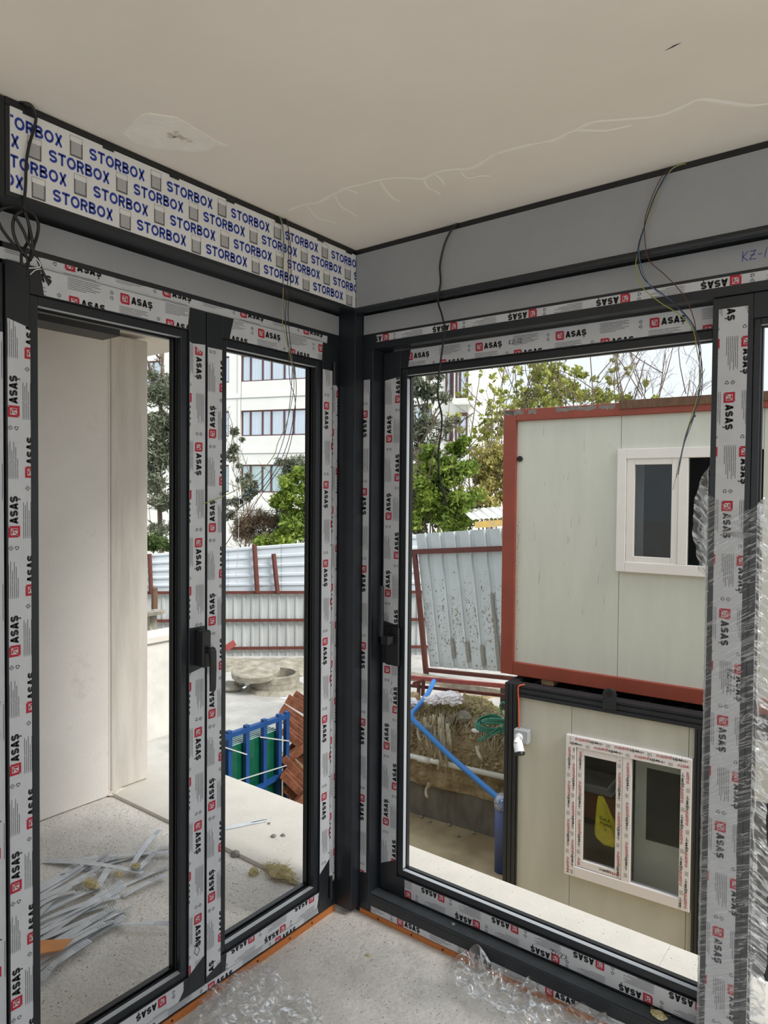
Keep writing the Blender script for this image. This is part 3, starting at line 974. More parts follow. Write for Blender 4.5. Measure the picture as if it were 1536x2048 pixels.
left_wires = [
    ([(0.000, -0.416, 2.596), (0.012, -0.413, 2.579), (0.012, -0.403, 2.531), (0.010, -0.398, 2.432), (-0.005, -0.385, 2.335), (-0.020, -0.373, 2.254), (-0.030, -0.345, 2.191), (-0.040, -0.310, 2.128), (-0.060, -0.274, 2.054), (-0.080, -0.264, 1.993), (-0.100, -0.274, 1.902), (-0.120, -0.295, 1.837), (-0.130, -0.305, 1.791), (-0.110, -0.392, 1.724), (-0.080, -0.510, 1.669), (-0.065, -0.608, 1.635), (-0.062, -0.681, 1.614)], M_WGREEN, 'yellow_green_wire'),
    ([(0.000, -0.406, 2.594), (0.012, -0.406, 2.573), (0.012, -0.398, 2.499), (0.004, -0.394, 2.383), (-0.020, -0.366, 2.290), (-0.035, -0.331, 2.194), (-0.050, -0.295, 2.131), (-0.090, -0.259, 2.031), (-0.120, -0.255, 1.886), (-0.150, -0.276, 1.775), (-0.170, -0.337, 1.684), (-0.190, -0.403, 1.634), (-0.210, -0.462, 1.607), (-0.220, -0.481, 1.602)], M_WBLUE, 'blue_wire'),
    ([(0.000, -0.392, 2.602), (0.012, -0.385, 2.578), (0.012, -0.370, 2.524), (0.008, -0.360, 2.425), (-0.003, -0.354, 2.359), (-0.020, -0.346, 2.294), (-0.040, -0.316, 2.198), (-0.060, -0.270, 2.100), (-0.090, -0.233, 2.016), (-0.120, -0.228, 1.888), (-0.150, -0.250, 1.776), (-0.170, -0.312, 1.681), (-0.190, -0.367, 1.625), (-0.210, -0.420, 1.585), (-0.230, -0.454, 1.539)], M_WBLACK, 'black_wire'),
    ([(-0.000, -0.382, 2.602), (0.012, -0.380, 2.572), (0.012, -0.377, 2.488), (0.004, -0.371, 2.389), (-0.020, -0.358, 2.257), (-0.040, -0.323, 2.161), (-0.060, -0.295, 2.060), (-0.090, -0.238, 1.997), (-0.110, -0.223, 1.907), (-0.140, -0.234, 1.786), (-0.170, -0.287, 1.691), (-0.200, -0.329, 1.616), (-0.210, -0.354, 1.570), (-0.230, -0.403, 1.512), (-0.250, -0.433, 1.457)], M_WBROWN, 'brown_wire')]
cable('wire_bundle', 'four thin wires hanging from the printed box over the narrow leaf', [(p, 0.0013, m, n) for p, m, n in left_wires], 'wires')

cable('black_cable', 'single black cable dangling in front of the sliding door opening', [
    ([(0.466, 0.020, 2.600), (0.459, -0.010, 2.586), (0.437, -0.014, 2.564), (0.413, -0.014, 2.522), (0.396, -0.013, 2.459), (0.400, -0.014, 2.397), (0.391, -0.016, 2.337), (0.407, -0.014, 2.283), (0.419, -0.012, 2.229), (0.410, -0.010, 2.178), (0.399, -0.010, 2.109), (0.390, -0.008, 2.040), (0.391, -0.006, 1.987), (0.405, -0.006, 1.933), (0.405, -0.006, 1.880), (0.395, -0.006, 1.818), (0.394, -0.006, 1.756), (0.401, -0.006, 1.703), (0.419, -0.006, 1.650), (0.427, -0.006, 1.625), (0.419, -0.006, 1.614)], 0.0034, M_CABLE, 'cable')])

right_wires = [
    ([(1.216, 0.010, 2.592), (1.201, -0.014, 2.586), (1.175, -0.016, 2.577), (1.148, -0.016, 2.542), (1.121, -0.016, 2.478), (1.095, -0.016, 2.412), (1.085, -0.020, 2.355), (1.083, -0.022, 2.311), (1.101, -0.016, 2.259), (1.149, -0.008, 2.210), (1.202, 0.000, 2.168), (1.237, 0.004, 2.121), (1.248, 0.006, 2.064), (1.257, 0.006, 2.007), (1.253, 0.006, 1.937), (1.238, 0.006, 1.882), (1.223, 0.006, 1.826), (1.208, 0.006, 1.756), (1.198, 0.006, 1.698)], M_WGREEN, 'yellow_green_wire'),
    ([(1.181, 0.000, 2.593), (1.169, -0.016, 2.572), (1.140, -0.016, 2.527), (1.118, -0.016, 2.478), (1.099, -0.016, 2.418), (1.091, -0.022, 2.368), (1.097, -0.022, 2.323), (1.121, -0.014, 2.263), (1.176, -0.006, 2.213), (1.224, 0.002, 2.151), (1.253, 0.005, 2.091), (1.259, 0.006, 2.035), (1.258, 0.006, 1.951), (1.241, 0.006, 1.868), (1.218, 0.006, 1.798), (1.204, 0.006, 1.713)], M_WBLUE, 'blue_wire'),
    ([(1.174, 0.000, 2.592), (1.159, -0.018, 2.564), (1.127, -0.018, 2.504), (1.105, -0.018, 2.438), (1.089, -0.022, 2.382), (1.089, -0.022, 2.332), (1.108, -0.016, 2.279), (1.162, -0.008, 2.226), (1.218, 0.000, 2.165), (1.248, 0.004, 2.109), (1.255, 0.006, 2.035), (1.253, 0.006, 1.923), (1.228, 0.006, 1.840), (1.211, 0.006, 1.770), (1.196, 0.006, 1.691)], M_WBLACK, 'black_wire'),
    ([(1.170, 0.000, 2.590), (1.147, -0.015, 2.562), (1.120, -0.015, 2.507), (1.104, -0.015, 2.453), (1.106, -0.018, 2.394), (1.119, -0.020, 2.334), (1.156, -0.016, 2.292), (1.190, -0.010, 2.252), (1.219, -0.004, 2.207), (1.240, 0.002, 2.149), (1.248, 0.004, 2.092), (1.262, 0.006, 2.021), (1.261, 0.006, 1.937), (1.243, 0.006, 1.887), (1.248, 0.006, 1.879), (1.241, 0.006, 1.871), (1.223, 0.006, 1.829), (1.206, 0.006, 1.741)], M_WBROWN, 'brown_wire'),
    ([(1.200, 0.006, 1.706), (1.196, 0.006, 1.687), (1.192, 0.006, 1.670)], M_WHITE, 'taped_end')]
cable('wire_bundle', 'looped bundle of coloured wires hanging from the plain grey box', [(p, 0.0013 if n != 'taped_end' else 0.004, m, n) for p, m, n in right_wires], 'wires')

cable('white_string', 'thin white string hanging outside with a curled end', [([(-1.037, 0.330, 2.645), (-1.030, 0.319, 2.130), (-1.026, 0.307, 1.666), (-1.025, 0.298, 1.357), (-1.030, 0.290, 1.229), (-1.023, 0.294, 1.187), (-1.028, 0.291, 1.203)], 0.0013, M_WHITE, 'string')], 'string')

# ------------------------------------------------------------------ outside: materials
M_GROUND = mat('pale_yard_concrete', (184, 182, 176), rough=0.95, var=0.16, scale=3.0, bump=0.8, bscale=10)
speck(M_GROUND, (150, 148, 142), 2.2, 0.55, 0.75, 0.5)
M_PIT = mat('damp_earth_floor', (196, 180, 146), rough=0.95, rgb2=(144, 126, 96), scale=1.1, bump=0.3, bscale=30, detail=3)
M_SOIL = mat('brown_soil', (170, 153, 118), rough=1.0, rgb2=(122, 104, 76), scale=5, bump=1.0, bscale=26)
M_FOOT = mat('grey_footing', (142, 137, 127), rough=0.95, rgb2=(98, 93, 84), scale=2.4, stretch=(1, 1, 0.4), bump=0.3, bscale=40)
M_FENCE = mat('galvanised_sheet', (206, 215, 221), rough=0.45, metal=0.2, var=0.06, scale=2)
M_FENCE2 = mat('weathered_sheet', (184, 188, 187), rough=0.55, metal=0.15, var=0.12, scale=4, stretch=(1, 1, 0.25))
M_GATE = mat('scuffed_sheet', (188, 196, 196), rough=0.5, metal=0.15, var=0.08, scale=3)
M_RUST = mat('red_oxide_paint', (94, 46, 36), rough=0.6, var=0.2, scale=9)
M_RUST2 = mat('rusty_steel', (150, 98, 72), rough=0.7, rgb2=(112, 66, 46), scale=12, stretch=(1, 1, 1))
M_PINKR = mat('faded_red_rail', (164, 82, 76), rough=0.6, var=0.15, scale=8)
M_CONC = mat('weathered_concrete', (170, 164, 150), rough=0.95, rgb2=(128, 122, 106), scale=6, bump=0.7, bscale=40)
M_CONC2 = mat('white_capped_concrete', (208, 205, 198), rough=0.9, var=0.12, scale=3, bump=0.3, bscale=30)
M_TIMBER = mat('old_timber', (104, 78, 58), rough=0.9, var=0.3, scale=12, stretch=(6, 6, 1))
M_BLUEP = mat('blue_paint', (22, 66, 122), rough=0.45, var=0.12, scale=10)
M_BLUEH = mat('blue_pipe_plastic', (60, 132, 208), rough=0.4, var=0.05, scale=6)
M_BLUED = mat('dirty_blue_pipe', (62, 92, 168), rough=0.5, rgb2=(92, 96, 118), scale=5, stretch=(1, 1, 0.3))
M_PVC = mat('white_pvc', (222, 220, 210), rough=0.45, var=0.05, scale=5)
M_GLASSG = mat('green_glass', (14, 82, 60), rough=0.06, var=0.25, scale=2, spec=0.9)
M_GLASSE = mat('glass_stack_edge', (150, 168, 168), rough=0.3, var=0.2, scale=30, stretch=(9, 1, 1))
M_STRAP = mat('white_packing_strap', (176, 182, 182), rough=0.5)
M_BAG = mat('crumpled_white_bag', (232, 226, 228), rough=0.5, var=0.08, scale=14, bump=0.5, bscale=40)
M_RAG = mat('pale_rag', (196, 186, 160), rough=0.95, var=0.2, scale=14)
M_ROPE = mat('green_rope', (74, 140, 118), rough=0.7, var=0.2, scale=30)
M_FOLD = mat('dark_pit_soil', (92, 84, 74), rough=1.0, var=0.3, scale=6, bump=0.8, bscale=20)  # dark grey brown of the block behind the rope
M_CARD = mat('orange_card', (222, 152, 92), rough=0.7, var=0.1, scale=10)
M_ROOF = mat('white_sheet_roof', (230, 230, 226), rough=0.6)
M_YELLOW = mat('yellow_fascia', (214, 172, 70), rough=0.7, rgb2=(178, 160, 120), scale=6)

# ------------------------------------------------------------------ terrace, slab, outer wall, ground
b = MB()
b.box((-1.95, -5.0, -0.30), (-0.16, 0.052, -0.05))
terrace = struct(b.build('floor', M_TERR), 'rough dusty terrace concrete outside the left door', 'terrace floor')
cop = thing('trim_4', (0.5, 0.33, -0.075), 'pale stone coping slabs along the edge of the terrace', 'stone coping', kind='structure')
edges = [-3.4, -2.02, -0.62, 0.215, 1.05, 1.90, 2.75, 3.6]
for a0, a1 in zip(edges, edges[1:]):
    q = MB()
    q.box((a0+0.0004, 0.054, -0.075), (a1-0.0004, 0.612, -0.030))
    bevel(q.build('slab', M_SLAB, cop), 0.001, 1)
b = MB()
b.box((-3.4, 0.06, -2.6), (6.0, 0.585, -0.077))
struct(b.build('wall_base', M_CONC), 'concrete plinth below the pale coping slabs', 'wall')
ow = thing('wall_outside', (-1.92, -1.5, -0.05), 'off white rendered wall outside with a vertical joint', 'wall', kind='structure')
q = MB()
q.box((-2.06, -4.5, -0.045), (-1.80, 0.040, 2.522))
bevel(q.build('wall_panel', M_OUTW, ow), 0.004, 2)
q = MB()
q.box((-2.06, 0.056, -0.028), (-1.803, 0.292, 2.522))
bevel(q.build('wall_panel', M_OUTW2, ow), 0.010, 3)
q = MB()
q.box((-2.05, 0.040, -0.028), (-1.812, 0.056, 2.52))
q.build('joint_strip', M_PATCH3, ow)
q = MB()
q.tube([(-1.803, 0.0445, 0.0), (-1.803, 0.0445, 2.52)], 0.006, 8)
q.build('corner_bead', M_OUTW, ow)
b = MB()
b.box((-3.9, -4.5, 2.545), (-1.30, 0.62, 2.70))
sof = struct(b.build('ceiling_outside', M_OUTW), 'pale soffit above the outside wall', 'soffit')
b = MB()
b.box((-1.30, -4.5, 2.60), (-0.24, 0.62, 2.75))
struct(b.build('ceiling_strip', M_OUTW), 'soffit strip over the terrace', 'soffit')
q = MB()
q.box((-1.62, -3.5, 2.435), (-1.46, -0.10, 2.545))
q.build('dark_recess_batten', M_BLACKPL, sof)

# yard (upper level), pit (lower level)
YZ, PZ = -1.45, -2.55
def PW(x):                       # line of the pit wall
    return 5.37+0.0641*(x+3.57)
b = MB()
b.add([(-120, -60, YZ), (-4.25, -60, YZ), (-4.25, PW(-4.25), YZ), (-120, PW(-4.25), YZ)], [(0, 1, 2, 3)])
b.add([(-120, PW(-4.25), YZ), (-4.25, PW(-4.25)+0.1, YZ), (80, PW(80)+0.1, YZ), (80, 120, YZ), (-120, 120, YZ)], [(0, 1, 2, 3, 4)])
struct(b.build('ground', M_GROUND), 'pale concrete yard between the terrace and the metal fence', 'ground')
b = MB()
b.add([(-4.3, -20, PZ), (40, -20, PZ), (40, 8.5, PZ), (-4.3, PW(-4.3)+0.02, PZ)], [(0, 1, 2, 3)])
b.add([(-4.25, -20, PZ), (-4.25, PW(-4.25), PZ), (-4.25, PW(-4.25), YZ), (-4.25, -20, YZ)], [(0, 1, 2, 3)])
struct(b.build('ground_pit', M_PIT), 'damp brown floor of the excavated pit', 'ground')
b = MB()
b.box((-9, -40, -0.9), (40, -4.4, -0.06))
b.box((4.6, -4.4, -0.9), (40, 0.6, -0.06))
struct(b.build('ground_rear_bounce', M_GROUND), 'unseen concrete apron behind the room, raised to bounce light inside', 'ground')  # added apron, set high to bounce daylight onto the ceiling

# pit wall: concrete footing, earth face, rubble crest
def grid_obj(name, m, fn, nu, nv, parent=None, smooth=True):
    vs = [fn(i/(nu-1), j/(nv-1)) for i in range(nu) for j in range(nv)]
    fs = [(i*nv+j, (i+1)*nv+j, (i+1)*nv+j+1, i*nv+j+1) for i in range(nu-1) for j in range(nv-1)]
    q = MB()
    q.add(vs, fs)
    return q.build(name, m, parent, smooth=smooth, recalc=False)

bank = thing('wall_pit', (-2.6, 5.45, PZ), 'excavated earth bank above a grey concrete footing', 'earth bank', kind='structure')
def foot(u, v):
    x = -4.45+u*9.2
    z = PZ-0.05+v*0.52
    n = noise.noise(Vector((x*1.3, z*2, 4)))*0.03
    return (x, PW(x)+0.02+n*0.6, z+(0.05*noise.noise(Vector((x*1.2, 0, 9))) if v == 1 else 0))
grid_obj('footing', M_FOOT, foot, 120, 8, bank)
def earth(u, v):
    x = -4.45+u*9.2
    f = min(1.0, v/0.5)              # 0..1 up the face
    g = max(0.0, (v-0.5)/0.5)        # 0..1 back over the crest
    heap = 0.34*math.exp(-((x+3.05)/0.55)**2)+0.20*math.exp(-((x+2.45)/0.40)**2)
    top = -1.30+heap*math.exp(-((g-0.10)/0.20)**2)-0.16*min(1, g*3)
    z = -2.10+f*(top+2.10) if g == 0 else top
    y = PW(x)-0.02+0.16*f*f+g*2.3
    n = noise.fractal(Vector((x*2.0, y*1.6+3, z*2.6)), 1.0, 2.0, 6)
    n2 = noise.noise(Vector((x*1.1, 5, z*1.4)))
    return (x, y+(0.07*n+0.05*n2)*(1-g), z+0.05*n*(0.2+0.8*min(1, f*1.2)))
grid_obj('earth_face', M_SOIL, earth, 230, 110, bank)

def clods(name, n, fn, smin, smax, seed, m, parent):
    g = random.Random(seed)
    q = MB()
    for _ in range(n):
        p = Vector(fn(g))
        s3 = smin+(smax-smin)*g.random()**2.5
        vs = []
        for d3_ in ((1, 0, 0), (-1, 0, 0), (0, 1, 0), (0, -1, 0), (0, 0, 1), (0, 0, -1)):
            vs.append(tuple(p+Vector(d3_)*s3*(0.6+0.8*g.random())+Vector((g.uniform(-1, 1), g.uniform(-1, 1), g.uniform(-1, 1)))*s3*0.3))
        q.add(vs, [(0, 2, 4), (2, 1, 4), (1, 3, 4), (3, 0, 4), (2, 0, 5), (1, 2, 5), (3, 1, 5), (0, 3, 5)])
    o = q.build(name, m, parent, recalc=False)
    o['kind'] = 'stuff'
    return o
M_CLOD = mat('earth_clods', (188, 170, 132), rough=1.0, rgb2=(112, 96, 70), scale=3)
M_MOSS = mat('mossy_earth', (162, 160, 108), rough=1.0, rgb2=(126, 112, 80), scale=3)
clods('loose_clods', 2600, lambda g: earth(0.04+0.30*g.random(), min(1, 0.5*g.random()**0.6+0.12*g.random())), 0.008, 0.045, 1, M_CLOD, bank)
clods('mossy_clods', 900, lambda g: earth(0.13+0.10*g.random(), 0.40+0.18*g.random()), 0.008, 0.035, 2, M_MOSS, bank)
q = MB()
g7 = random.Random(9)
for _ in range(260):
    p = Vector(earth(0.05+0.26*g7.random(), 0.42+0.14*g7.random()))
    L7 = 0.08+0.25*g7.random()
    q.tube([p, p+Vector((g7.uniform(-0.06, 0.06), -0.05, -L7*0.3)), p+Vector((g7.uniform(-0.12, 0.12), -0.06, -L7))], 0.0035, 3, cap=False)
o = q.build('dry_roots', M_RAG, bank, recalc=False)
o['kind'] = 'stuff'

def rock(name, c, r, seed, m, parent=None, sq=(1, 1, 0.7), sub=2):
    bm = bmesh.new()
    bmesh.ops.create_icosphere(bm, subdivisions=sub, radius=1)
    for v in bm.verts:
        k = 1+0.35*noise.noise(v.co*1.6+Vector((seed*3.1, seed, 0)))
        v.co = Vector((v.co.x*sq[0], v.co.y*sq[1], v.co.z*sq[2]))*k*r
    q = MB()
    q.add([tuple(v.co+Vector(c)) for v in bm.verts], [tuple(x.index for x in f.verts) for f in bm.faces])
    bm.free()
    return q.build(name, m, parent)

# stones on the crest
for i, (p, r) in enumerate((((-3.240, 5.760, -1.170), 0.10), ((-3.210, 5.960, -1.130), 0.16), ((-3.420, 5.600, -1.250), 0.08), ((-2.770, 5.540, -1.160), 0.11), ((-2.590, 5.550, -1.210), 0.10), ((-2.980, 5.530, -1.250), 0.07), ((-3.860, 5.970, -1.200), 0.09), ((-2.670, 5.750, -1.140), 0.09), ((-3.170, 5.460, -1.300), 0.06))):
    o = rock('boulder', p, r, i+3, M_CONC if i % 2 else M_SOIL)
    tag(relocate(o), ['earthy stone on the bank crest near the white bags', 'large pale boulder behind the white bags on the bank', 'small brown stone at the left of the bank crest', 'mossy grey boulder in the middle of the bank crest', 'brown stone beside the green rope', 'small grey stone under the hanging rags', 'brown stone at the far left below the red rails', 'grey boulder near the black debris behind the rope', 'small earthy stone beside the blue pipe on the bank'][i], 'stone', 'stones on the earth bank')
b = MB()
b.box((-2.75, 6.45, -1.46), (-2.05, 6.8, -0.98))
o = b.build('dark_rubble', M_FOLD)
tag(relocate(o), 'dark block of old masonry behind the green rope', 'masonry block')

# pebbles on the pit floor
for i, (x, y) in enumerate(((850, 1632), (858, 1642), (897, 1648), (915, 1655), (946, 1664), (842, 1634))):
    pass
pit_peb = [(-3.297, 5.351, -2.540), (-3.146, 5.311, -2.540), (-2.899, 5.386, -2.540), (-2.548, 5.396, -2.540), (-2.654, 5.215, -2.540)]
for i, c in enumerate(pit_peb):
    o = rock('pebble', (c[0], c[1], PZ+0.012), 0.03, i, M_CONC, sub=1)
    tag(relocate(o), 'pale pebble lying on the damp pit floor', 'pebble', 'pebbles on the pit floor')

# pipes
def pipe(name, label, pts, r, m, sub=6, n=14, cat='pipe'):
    o = MB().tube(spline(pts, sub), r, n).build(name, m, None, smooth=True)
    return tag(relocate(o), label, cat)
wp = thing('drain_pipe', (-3.470, 5.280, -1.760), 'white plastic drain pipe running along the earth bank', 'pipe')
q = MB()
w0, w1 = Vector((-3.900, 5.250, -1.760)), Vector((-1.790, 5.380, -1.710))
q.tube([w0, w1], 0.034, 14)
q.build('pipe_run', M_PVC, wp, smooth=True)
q = MB()
wd = (w1-w0).normalized()
wc = Vector((-3.210, 5.290, -1.750))
q.tube([wc-wd*0.09, wc+wd*0.09], 0.041, 14)
q.build('pipe_socket', M_PVC, wp, smooth=True)
pipe('water_pipe', 'bright blue pipe bent over the bank and down to the barrel', [(-3.610, 6.100, -0.970), (-3.420, 5.660, -1.020), (-3.350, 5.310, -1.110), (-3.310, 5.140, -1.140), (-3.250, 5.100, -1.200), (-3.070, 5.090, -1.300), (-2.680, 5.060, -1.510), (-2.300, 5.000, -1.660), (-1.870, 4.910, -1.810)], 0.033, M_BLUEH)
bar = thing('blue_barrel', (-1.861, 4.808, -2.550), 'dirty blue standpipe with plastic tied round its top beside the lower cabin', 'pipe')
bc = Vector((-1.858, 4.850, -2.550))
q = MB()
q.tube([(bc.x, bc.y, PZ+0.002), (bc.x, bc.y, -1.80)], 0.085, 18)
q.build('barrel_body', M_BLUED, bar, smooth=True)
q = MB()
q.tube([(bc.x, bc.y, -1.84), (bc.x, bc.y, -1.78), (bc.x+0.01, bc.y, -1.70)], [0.092, 0.100, 0.075], 16)
q.build('plastic_collar', M_PLAST, bar, smooth=True)

# bags, rags, rope on the bank
def crumple(name, c, r, seed, m, sq=(1.3, 0.9, 0.6)):
    bm = bmesh.new()
    bmesh.ops.create_icosphere(bm, subdivisions=4, radius=1)
    for v in bm.verts:
        n1 = abs(noise.noise(v.co*2.2+Vector((seed, 0, 0))))
        n2 = abs(noise.noise(v.co*5.1+Vector((0, seed, 0))))
        v.co = Vector((v.co.x*sq[0], v.co.y*sq[1], v.co.z*sq[2]))*r*(0.75+0.7*n1+0.25*n2)
    q = MB()
    q.add([tuple(v.co+Vector(c)) for v in bm.verts], [tuple(x.index for x in f.verts) for f in bm.faces])
    bm.free()
    return q.build(name, m)
bags = [((-2.920, 5.450, -0.940), 0.125, 'white crumpled plastic bag lying highest on the earth bank'), ((-3.170, 5.410, -1.000), 0.09, 'bluish white crumpled bag just right of the blue pipe'), ((-3.520, 5.410, -1.090), 0.085, 'small white bag left of the blue pipe on the bank'), ((-3.060, 5.480, -0.940), 0.085, 'pinkish white bag squeezed between the two larger bags'), ((-2.520, 5.380, -1.250), 0.04, 'tiny white scrap beside the green rope')]
for i, (c, r, lb) in enumerate(bags):
    tag(relocate(crumple('plastic_bag', c, r, i*5+2, M_BAG)), lb, 'plastic bag', 'bags on the earth bank')
rag_roots = [((-3.040, 5.230, -1.160), 0.30), ((-2.900, 5.250, -1.120), 0.58), ((-2.850, 5.280, -1.220), 0.48), ((-2.980, 5.250, -1.220), 0.44), ((-3.130, 5.220, -1.240), 0.26), ((-3.060, 5.230, -1.270), 0.24), ((-3.000, 5.230, -1.130), 0.40), ((-2.960, 5.250, -1.150), 0.52), ((-2.880, 5.270, -1.160), 0.62), ((-3.100, 5.220, -1.200), 0.32), ((-2.930, 5.250, -1.240), 0.55), ((-3.190, 5.210, -1.260), 0.2), ((-2.820, 5.280, -1.290), 0.35), ((-3.060, 5.220, -2.000), 0.15), ((-2.430, 5.360, -1.450), 0.14)]
rag = thing('rag_bundle', (-2.940, 5.230, -1.170), 'pale torn rags hanging down from the bank crest', 'rags')
rr = random.Random(3)
for c, L in rag_roots:
    c = Vector(c)
    n = 9
    w = 0.010+0.014*rr.random()
    vs, fs = [], []
    ph = rr.random()*6
    for i in range(n):
        t = i/(n-1)
        x = c.x+0.05*math.sin(ph+t*3.5)
        y = c.y-0.05-0.03*math.sin(t*5+ph)
        z = c.z-L*t+(0.04 if i == 0 else 0)
        ww = w*(1-0.4*t)
        vs += [(x-ww, y, z), (x, y-0.02, z), (x+ww, y+0.01, z)]
    for i in range(n-1):
        fs += [(3*i, 3*i+1, 3*i+4, 3*i+3), (3*i+1, 3*i+2, 3*i+5, 3*i+4)]
    q = MB()
    q.add(vs, fs)
    o = q.build('rag_strip', M_RAG, rag, smooth=True, recalc=False)
    sd = o.modifiers.new('thickness', 'SOLIDIFY')
    sd.thickness = 0.006
rope = thing('rope_bundle', (-2.200, 5.280, -1.210), 'bundle of green rope coiled on the bank beside the cabin corner', 'rope')
rc = Vector((-2.130, 5.230, -1.070))
for i in range(16):
    t0 = i*0.37
    pts = []
    for k in range(14):
        a = k/13*math.pi*1.5+t0
        pts.append(rc+Vector((0.16*math.cos(a)-0.10+0.02*i*0.3, 0.10*math.sin(a*1.3), 0.07*math.sin(a)+0.012*(i % 5)-0.02)))
    q = MB()
    q.tube(spline(pts, 3), 0.009, 6)
    q.build('rope_strand', M_ROPE, rope, smooth=True)
for pp in ([(-2.080, 5.230, -0.930), (-2.110, 5.230, -0.830), (-2.070, 5.240, -0.780), (-2.030, 5.240, -0.830), (-2.050, 5.240, -0.980)], [(-2.110, 5.230, -1.080), (-2.240, 5.170, -1.190), (-2.370, 5.170, -1.270)], [(-2.100, 5.210, -1.120), (-2.270, 5.170, -1.240), (-2.360, 5.170, -1.290)], [(-2.110, 5.230, -1.040), (-2.290, 5.170, -1.060), (-2.420, 5.180, -1.080)]):
    q = MB()
    q.tube(spline(pp, 4), 0.011, 6)
    q.build('rope_strand', M_ROPE, rope, smooth=True)

# ------------------------------------------------------------------ red rails above the pit
rails = thing('guard_rail', (-3.410, 6.210, -1.230), 'low red steel guard rail along the top of the pit', 'railing')
for nm, a, c2, h, m in (('top_rail', (-4.780, 6.120, -1.060), (-2.230, 6.290, -0.870), 0.055, M_PINKR), ('lower_rail', (-4.810, 6.170, -1.190), (-2.250, 6.340, -1.020), 0.04, M_RUST)):
    q = MB()
    q.bar(a, c2, 0.04, h)
    q.build(nm, m, rails)
for a, c2 in (((-3.930, 6.200, -1.040), (-3.940, 6.200, -1.320)), ((-3.840, 6.180, -1.000), (-3.850, 6.180, -1.240)), ((-3.820, 6.090, -1.000), (-3.920, 6.030, -1.050))):
    q = MB()
    q.bar(a, c2, 0.04, 0.04)
    q.build('rail_post', M_RUST, rails)

# ------------------------------------------------------------------ corrugated fence
F0 = Vector((-8.631, 6.613, 0))
FD = Vector((0.7534, 0.6575, 0))
FN = Vector((0.6575, -0.7534, 0))
def FP(s, z, d=0.0):
    p = F0+FD*s+FN*d
    return Vector((p.x, p.y, z))
def profile(n, pitch, depth):
    """trapezoid rib profile: list of (offset, depth)"""
    out = []
    for i in range(n):
        o = i*pitch
        out += [(o, 0), (o+pitch*0.62, 0), (o+pitch*0.70, depth), (o+pitch*0.92, depth)]
    out.append((n*pitch, 0))
    return out
fence = thing('metal_fence', FP(0, YZ), 'tall corrugated metal site fence with red brown rails and posts', 'fence')
def ftop(s):
    return 0.605+0.0765*s
s = -7.0
while s < 4.6:
    w = 1.0
    pr_ = profile(5, 0.19, 0.028)
    zb = -0.22
    vs, fs = [], []
    hs = ftop(s+0.5)-zb
    for (o_, d_) in pr_:
        z0 = zb+(o_/0.95)*hs
        vs += [tuple(FP(s, zb+(o_/0.95)*(ftop(s)-zb), d_)), tuple(FP(s+w+0.02, zb+(o_/0.95)*(ftop(s+w)-zb), d_))]
    for i in range(len(pr_)-1):
        fs.append((2*i, 2*i+1, 2*i+3, 2*i+2))
    q = MB()
    q.add(vs, fs)
    q.build('upper_sheet', M_FENCE, fence, recalc=False)
    vs, fs = [], []
    for (o_, d_) in profile(6, 0.1667, 0.022):
        vs += [tuple(FP(s+o_, YZ-0.03, d_)), tuple(FP(s+o_, -0.225, d_))]
    for i in range(len(vs)//2-1):
        fs.append((2*i, 2*i+1, 2*i+3, 2*i+2))
    q = MB()
    q.add(vs, fs)
    q.build('lower_sheet', M_FENCE2, fence, recalc=False)
    s += w
for zc in (-0.225, -0.755, -1.285):
    q = MB()
    q.bar(FP(-7.0, zc-0.02, 0.06), FP(4.6, zc+0.005, 0.06), 0.05, 0.05)
    q.build('fence_rail', M_RUST, fence)
for s0, s1, z1, w in ((0.51, 0.57, 0.68, 0.075), (0.87, 0.95, 0.51, 0.07), (-1.43, -1.40, 0.50, 0.06), (-3.6, -3.6, 0.4, 0.06), (2.4, 2.4, 0.8, 0.06)):
    q = MB()
    q.bar(FP(s0, z1, 0.10), FP(s1, -0.23, 0.10), w, 0.05)
    q.build('fence_post', M_RUST, fence)

# leaning gate panel right of the fence
GX, GY = -4.048, 7.851
def GP(s, z, d=0.0):
    return Vector((GX+0.998*s+0.064*d, GY+0.064*s-0.998*d, z))
gate = thing('gate_panel', GP(0, -1.35), 'leaning corrugated gate sheet in a red steel frame with scuffed lower half', 'gate')
n = 8
tl, tr, bl, brr = (-1.062, 0.973), (1.15, 1.19), (-0.758, -1.278), (1.4, -1.10)
pr_ = profile(n, 1.0/n, 0.03)
vs, fs = [], []
for (o_, d_) in pr_:
    a = (tl[0]+(tr[0]-tl[0])*o_, tl[1]+(tr[1]-tl[1])*o_)
    c2 = (bl[0]+(brr[0]-bl[0])*o_, bl[1]+(brr[1]-bl[1])*o_)
    vs += [tuple(GP(a[0], a[1], -d_)), tuple(GP(c2[0], c2[1], -d_))]
for i in range(len(pr_)-1):
    fs.append((2*i, 2*i+1, 2*i+3, 2*i+2))
q = MB()
q.add(vs, fs)
q.build('gate_sheet', M_GATE, gate, recalc=False)
for nm, a, c2, w in (('gate_top_bar', (-1.10, 0.665), (1.2, 0.86), 0.085), ('gate_side_bar', (-1.065, 0.69), (-0.80, -1.45), 0.075), ('gate_bottom_bar', (-0.80, -1.33), (1.4, -1.20), 0.06)):
    q = MB()
    q.bar(GP(a[0], a[1], 0.045), GP(c2[0], c2[1], 0.045), 0.06, w)
    q.build(nm, M_RUST, gate)
